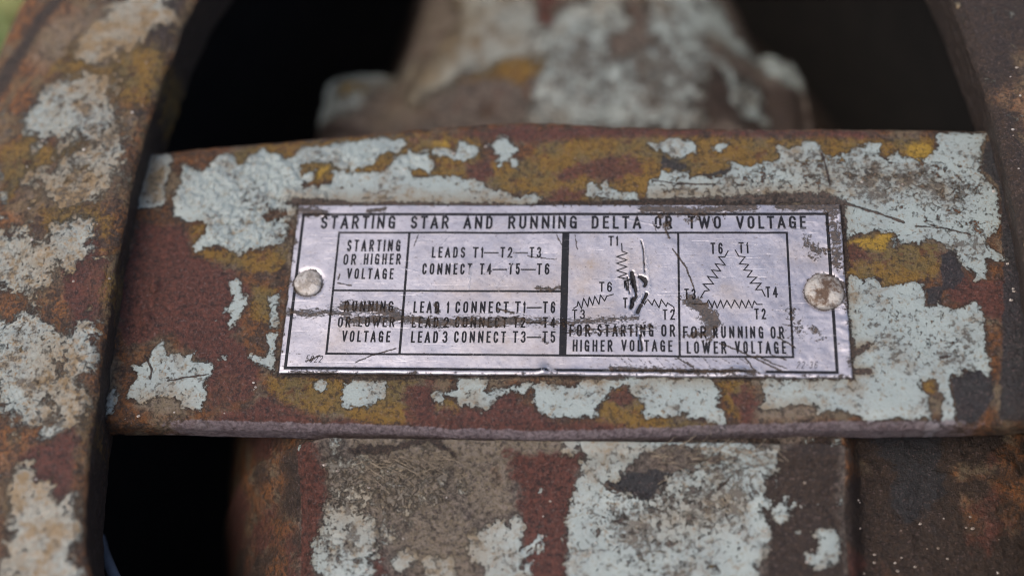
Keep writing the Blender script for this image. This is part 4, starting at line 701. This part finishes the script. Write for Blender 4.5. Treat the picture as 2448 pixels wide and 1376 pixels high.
# strokes on the plate: constant-width ribbons that follow the sheet
class Ribbons:
    def __init__(s): s.V = []; s.Q = []; s.n = 0; s.k = 0
    def line(s, pts, width, closed=False, step=.25, jit=.009, cap=False):
        p = np.array(pts, float)
        if closed: p = np.vstack([p, p[:1]])
        elif cap:
            for e, f in ((0, 1), (-1, -2)):
                v = p[e] - p[f]; p[e] = p[e] + v / max(np.hypot(*v), 1e-6) * width * .5
        # mitred offsets at the corners, straight runs resampled
        d = np.diff(p, axis=0); L = np.maximum(np.hypot(*d.T), 1e-6); u = d / L[:, None]; nr = np.stack([-u[:, 1], u[:, 0]], 1)
        off = np.empty_like(p)
        for i in range(len(p)):
            a = nr[i - 1] if i > 0 else (nr[-1] if closed else nr[0]); b = nr[i] if i < len(nr) else (nr[0] if closed else nr[-1])
            m = a + b; l = np.hypot(*m)
            m = m / l if l > 1e-3 else a
            c = max(.55, float(m @ a)); off[i] = m / c
        pts2 = []; of2 = []
        for i in range(len(d)):
            k = max(1, int(math.ceil(L[i] / step)))
            t = np.linspace(0, 1, k + 1)[(0 if i == 0 else 1):]
            pts2.append(p[i] + t[:, None] * d[i]); 
            o = np.repeat(nr[i][None], len(t), 0)
            if i == 0: o[0] = off[0]
            o[-1] = off[i + 1]
            of2.append(o)
        P = np.vstack(pts2); O = np.vstack(of2)
        wj = width * (1 + jit * 6 * fbm(P[:, 0] * 2.2, P[:, 1] * 2.2, 3 + s.k, 2))
        a = P + O * wj[:, None] / 2; b = P - O * wj[:, None] / 2
        n = len(P); z = .022 + .0022 * (s.k % 8)
        XY = np.vstack([a, P, b])
        Z = plate_z(XY[:, 0], XY[:, 1]) + z
        s.V.append(np.c_[XY, Z])
        i = np.arange(n - 1)
        s.Q.append(np.stack([i + n, i + n + 1, i + 1, i], 1) + s.n)
        s.Q.append(np.stack([i + 2 * n, i + 2 * n + 1, i + n + 1, i + n], 1) + s.n)
        s.n += 3 * n; s.k += 1
    def build(s, name, mat, parent):
        V = np.vstack(s.V)
        A = plate_wear(V[:, 0], V[:, 1])
        V[:, 2] += -.30 * A['gouge'] + .025 * smooth(.1, .9, A['scrape'])
        return mesh_np(name, V, np.vstack(s.Q), mat, parent, A)

def arc(cx, cy, rx, ry, a0, a1, n=7):
    return [(cx + rx * math.cos(math.radians(a)), cy + ry * math.sin(math.radians(a))) for a in np.linspace(a0, a1, n)]
_S = arc(.5, .75, .42, .25, 20, 270, 10) + arc(.5, .26, .44, .26, 90, -160, 10)
_O = arc(.5, .26, .42, .26, 180, 360, 8) + arc(.5, .74, .42, .26, 0, 180, 8) + [(.08, .26)]
_C = arc(.5, .73, .42, .27, 5, 180, 7) + arc(.5, .27, .42, .27, 180, 355, 7)
_D = [(.08, 0), (.08, 1), (.45, 1)] + arc(.45, .7, .47, .3, 90, 0, 5) + arc(.45, .3, .47, .3, 0, -90, 5)
G = {   # glyph: (width / height, strokes, closed flags)
 'A': (.58, [[(0, 0), (.5, 1), (1, 0)], [(.18, .3), (.82, .3)]]),
 'C': (.52, [_C]), 'D': (.54, [_D + [(.08, 0)]]),
 'E': (.46, [[(1, 0), (.1, 0), (.1, 1), (1, 1)], [(.1, .52), (.85, .52)]]),
 'F': (.44, [[(.1, 0), (.1, 1), (1, 1)], [(.1, .52), (.85, .52)]]),
 'G': (.55, [arc(.5, .73, .42, .27, 10, 180, 7) + arc(.5, .27, .42, .27, 180, 330, 6) + [(.92, .22), (.92, .48), (.55, .48)], [(.92, .25), (.92, 0)]]),
 'H': (.56, [[(.08, 0), (.08, 1)], [(.92, 0), (.92, 1)], [(.08, .52), (.92, .52)]]),
 'I': (.14, [[(.5, 0), (.5, 1)]]),
 'L': (.44, [[(.1, 1), (.1, 0), (1, 0)]]),
 'N': (.60, [[(.07, 0), (.07, 1), (.93, 0), (.93, 1)]]),
 'O': (.55, [_O]),
 'R': (.56, [[(.08, 0), (.08, 1), (.5, 1)] + arc(.5, .75, .42, .25, 90, -90, 8) + [(.08, .5)], [(.5, .5), (.95, 0)]]),
 'S': (.52, [_S]),
 'T': (.50, [[(0, 1), (1, 1)], [(.5, 1), (.5, 0)]]),
 'U': (.56, [[(.08, 1)] + arc(.5, .28, .42, .28, 180, 360, 8) + [(.92, 1)]]),
 'V': (.56, [[(0, 1), (.5, 0), (1, 1)]]),
 'W': (.80, [[(0, 1), (.25, 0), (.5, .95), (.75, 0), (1, 1)]]),
 '0': (.52, [_O]),
 '1': (.22, [[(.1, .8), (.7, 1), (.7, 0)]]),
 '2': (.54, [arc(.5, .73, .40, .27, 170, -30, 9) + [(.08, 0), (1, 0)]]),
 '3': (.52, [arc(.48, .76, .40, .24, 160, -80, 9) + arc(.48, .27, .44, .27, 75, -160, 9)]),
 '4': (.56, [[(.72, 0), (.72, 1), (.02, .27), (1, .27)]]),
 '5': (.52, [[(.92, 1), (.16, 1), (.12, .55)] + arc(.5, .32, .42, .32, 110, -160, 10)]),
 '6': (.54, [arc(.52, .70, .40, .30, 20, 170, 7) + [(.1, .3)] + arc(.5, .29, .41, .29, 180, 540, 14)]),
 '-': (.30, [[(0, .5), (1, .5)]]),
}
def lettering():
    r = Ribbons()
    for s, x0, x1, yb, h, wt in D['text']:
        ws = [G[c][0] for c in s]
        n = len(s); tot = sum(ws) * h
        sw = h * .145 * wt
        # scale the letter widths a little, share the rest as gaps
        avail = (x1 - x0)
        gap = .19 * h if n > 1 else 0
        k = (avail - gap * (n - 1)) / tot if n > 1 else min(1, avail / tot)
        if n > 1 and k > 1.0:
            k = 1.0; gap = (avail - tot) / (n - 1)
        cx = x0 if n > 1 else x0 + (avail - tot * k) / 2
        for c, w_ in zip(s, ws):
            gw = w_ * h * k
            ox = cx; iw = gw
            inset = min(sw * .5, gw * .3)
            for st in G[c][1]:
                pts = [(ox + inset + u * (iw - 2 * inset), yb + sw * .5 + v * (h - sw)) for u, v in st]
                if wt < .7: pts = [(a + (b - yb) * .25, b) for a, b in pts]
                r.line(pts, sw, cap=True)
            cx += gw + gap
    for d in D['dash']: r.line(d, .24)
    return r.build('lettering', M_ink, plate)
lettering()

def rulings():
    r = Ribbons()
    r.line([(-44.0, -14.19), (42.79, -14.19), (42.79, 13.86), (-44.0, 13.86)], .50, True, .4)
    x0, x1, y0, y1 = -37.61, 36.18, -11.64, 10.37
    r.line([(x0, y0), (x1, y0), (x1, y1), (x0, y1)], .36, True, .4)
    a, b, c = D['rule_x']
    r.line([(a, y0 + .18), (a, y1 - .18)], .40, step=.4); r.line([(b, y0 + .18), (b, y1 - .18)], 1.18, step=.4); r.line([(c, y0 + .18), (c, y1 - .18)], .36, step=.4)
    r.line([(x0 + .18, D['rule_y']), (b - .58, D['rule_y'])], .34, step=.4)
    return r.build('ruled_lines', M_ink, plate)
rulings()

def diagram():
    r = Ribbons()
    for c in D['coil']: r.line(c, .19)
    return r.build('coil_diagram', M_ink, plate)
diagram()

def rivet_mat(name, a, b, c):
    s = NT(name)
    n1 = s.noise(.45, 6, .7, .2, 3); n2 = s.noise(1.6, 5, .7, 0, 8)
    col = s.mix(s.step(n1, .42, .6), a, b)
    col = s.mix(s.step(n2, .55, .7), col, c)
    s.link(col, s.bsdf.inputs['Base Color']); s.bsdf.inputs['Metallic'].default_value = .45
    s.link(s.add(.35, s.mul(n1, .4)), s.bsdf.inputs['Roughness'])
    s.link(s.bump(s.add(n1, s.mul(n2, .5)), .001, .35), s.bsdf.inputs['Normal'])
    return s.m
def rivet(x, y, r, mat, seed, squash=1.0, dome=1.0):
    rows = [(1.03, -.5), (1.05, -.05), (1.04, .18), (1.0, .34), (.93, .47), (.8, .58), (.6, .66), (.4, .70), (.2, .72), (.02, .73)]
    n = 72; V = []
    th = np.linspace(0, 2 * math.pi, n, endpoint=False)
    rr = r * (1 + .10 * fbm(np.cos(th) * 1.1, np.sin(th) * 1.1, seed, 3))
    for k, z in rows:
        px = rr * k * np.cos(th); py = rr * k * np.sin(th) * squash
        V.append(np.c_[px, py, (z * dome if z > 0 else z) + (.16 * fbm(px * .7, py * .7, seed + 4, 3) if z > .3 else 0 * px)])
    V = np.vstack(V); m = len(rows)
    i = np.arange(m - 1)[:, None]; j = np.arange(n)[None]; j2 = (j + 1) % n
    Q = np.stack([i * n + j, i * n + j2, (i + 1) * n + j2, (i + 1) * n + j], -1).reshape(-1, 4)
    o = mesh_np('rivet', V, Q, mat, plate)
    o.location = (x * MM, y * MM, 0)
    return o
R1, R2 = D['rivet']
tag(rivet(*R1, rivet_mat('grey_rivet', (.24, .21, .18), (.45, .42, .39), (.10, .075, .055)), 5, .98, .8), 'flattened pale grey rivet head beside the table')
tag(rivet(*R2, rivet_mat('rusty_rivet', (.10, .062, .04), (.42, .39, .35), (.16, .115, .08)), 11, 1.0, 1.25), 'domed rivet head with a rust brown centre')

# ------------------------------------------------------------------ ground seen past the rim
def ground():
    s = NT('soil_and_moss')
    n = s.noise(.011, 5, .6, 0, 2); n2 = s.noise(.05, 4, .6, 0, 7)
    c = s.mix(s.step(n, .45, .55), (.26, .215, .17), (.17, .24, .11))
    c = s.mix(s.step(n2, .52, .64), c, (.25, .28, .17))
    s.link(c, s.bsdf.inputs['Base Color']); s.bsdf.inputs['Roughness'].default_value = .9
    v = np.linspace(-1, 1, 61); v = np.sign(v) * np.abs(v) ** 2.5 * 20000
    X, Y = np.meshgrid(v, v, indexing='ij')
    x, y = X.ravel(), Y.ravel(); z = -190 + 8 * fbm(x * .01, y * .01, 3, 3)
    o = mesh_np('ground', np.c_[x, y, z], grid_quads(61, 61), s.m)
    return tag(o, kind='structure')
ground()

def grass():
    rnd = random.Random(4)
    mats = NT('grass_blades')
    n = mats.noise(.03, 3, .6)
    mats.link(mats.mix(mats.step(n, .4, .6), (.22, .36, .16), (.50, .50, .24)), mats.bsdf.inputs['Base Color'])
    V = []; Q = []
    for k in range(900):
        x = rnd.uniform(-330, -175); y = rnd.uniform(90, 330); h = rnd.uniform(20, 70); w_ = rnd.uniform(1.5, 3.5)
        a = rnd.uniform(0, 6.28); lx, ly = rnd.uniform(-25, 25), rnd.uniform(-25, 25)
        ca, sa = math.cos(a) * w_, math.sin(a) * w_
        b = len(V)
        for t, q in ((0, 1), (.4, .8), (.75, .5), (1, .05)):
            cx, cy, cz = x + lx * t * t, y + ly * t * t, -192 + h * t
            V.append((cx - ca * q, cy - sa * q, cz)); V.append((cx + ca * q, cy + sa * q, cz))
        for i in range(3): Q.append((b + 2 * i, b + 2 * i + 1, b + 2 * i + 3, b + 2 * i + 2))
    o = mesh_np('grass', V, Q, mats.m)
    return tag(o, 'blurred light green grass on the ground beyond the left arm', 'grass', kind='stuff')
grass()

# ------------------------------------------------------------------ small things
def tube(V, Q, pts, rad, n=6):
    b = len(V); p = np.array(pts, float); t = np.gradient(p, axis=0)
    for i in range(len(p)):
        d = Vector(t[i]).normalized(); u = d.cross(Vector((.3, .2, 1))).normalized(); v = d.cross(u)
        for k in range(n):
            a = 2 * math.pi * k / n; V.append(tuple(Vector(p[i]) + (u * math.cos(a) + v * math.sin(a)) * rad))
    for i in range(len(p) - 1):
        for k in range(n):
            Q.append((b + i * n + k, b + i * n + (k + 1) % n, b + (i + 1) * n + (k + 1) % n, b + (i + 1) * n + k))

def light_gap_tube():  # pale tube added to stand for light through a gap in the casting
    V = []; Q = []
    p = np.array(D['light_gap_tube']); u = np.linspace(0, len(p) - 1, 30)
    tube(V, Q, np.stack([np.interp(u, range(len(p)), p[:, i]) for i in range(3)], 1), 1.0, 12)
    return world_part('light_gap_tube', V, Q, simple('pale_light_gap', (.16, .19, .24), (.12, .15, .19), .3, .4))
light_gap_tube()

def ray_top(x, y):
    """height of the casting's surface at a point, by casting down on what is built"""
    ok, loc, *_ = SC.ray_cast(bpy.context.view_layer.depsgraph, Vector((x, y, 30)) * MM, Vector((0, 0, -1)))
    return loc.z / MM if ok else None

bpy.context.view_layer.update()
def fibres():
    rnd = random.Random(9); V = []; Q = []
    f = D['fib']
    for k in range(150):
        a, c = (f[0], f[2]) if rnd.random() < .4 else (f[3], f[5])
        t = rnd.random(); x = a[0] + (c[0] - a[0]) * t + rnd.gauss(0, 1); y = a[1] + (c[1] - a[1]) * t - abs(rnd.gauss(0, 1.5)) - .5
        z = ray_top(x, y)
        if z is None or z < -14: continue
        L = rnd.uniform(.8, 3.2); an = rnd.gauss(.1, .8); pts = []
        cu = rnd.gauss(0, .5)
        for i in range(7):
            s_ = i / 6 - .5; pts.append((x + L * s_, y + L * s_ * .2 * math.sin(an), z + .12 + rnd.uniform(0, .15) + .5 * (.25 - s_ * s_) * rnd.random()))
            x += .04 * math.cos(an) ; y += L / 7 * math.sin(an) + cu * s_ * .3
        tube(V, Q, pts, rnd.uniform(.03, .07), 4)
    o = mesh_np('dry_fibres', V, Q, simple('straw_fibre', (.10, .075, .05), (.30, .24, .17), 1.0, .7))
    return tag(o, 'thin dry fibres caught in the dirt just below the bar', 'dirt fibres', kind='stuff')
fibres()

def grit():
    rnd = random.Random(5); V = []; Q = []
    zones = [(46, 76, -45, -27, 40), (-100, -72, -45, 45, 26), (70, 78, -5, 45, 22), (-38, 42, -46, -28, 26), (-70, -46, -24, -14, 8), (-60, 60, 17, 30, 14)]
    for x0, x1, y0, y1, n in zones:
        for k in range(n):
            x = rnd.uniform(x0, x1); y = rnd.uniform(y0, y1); z = ray_top(x, y)
            if z is None or z < -35: continue
            r_ = rnd.uniform(.08, .26) * (1.2 if rnd.random() < .15 else 1); b = len(V)
            for i in range(4):
                for j in range(6):
                    a = j / 6 * 6.283; e = (i / 3 - .5) * 2.6
                    q = r_ * rnd.uniform(.7, 1.2)
                    V.append((x + q * math.cos(a) * math.cos(e) * 1.3, y + q * math.sin(a) * math.cos(e), z + r_ * .4 + q * .8 * math.sin(e)))
            for i in range(3):
                for j in range(6): Q.append((b + i * 6 + j, b + i * 6 + (j + 1) % 6, b + (i + 1) * 6 + (j + 1) % 6, b + (i + 1) * 6 + j))
    o = mesh_np('grit', V, Q, simple('pale_grit', (.5, .46, .42), (.22, .17, .13), .9, .35), flat=True)
    return tag(o, 'pale grains of grit scattered over the rusty surfaces', 'grit', kind='stuff')
grit()
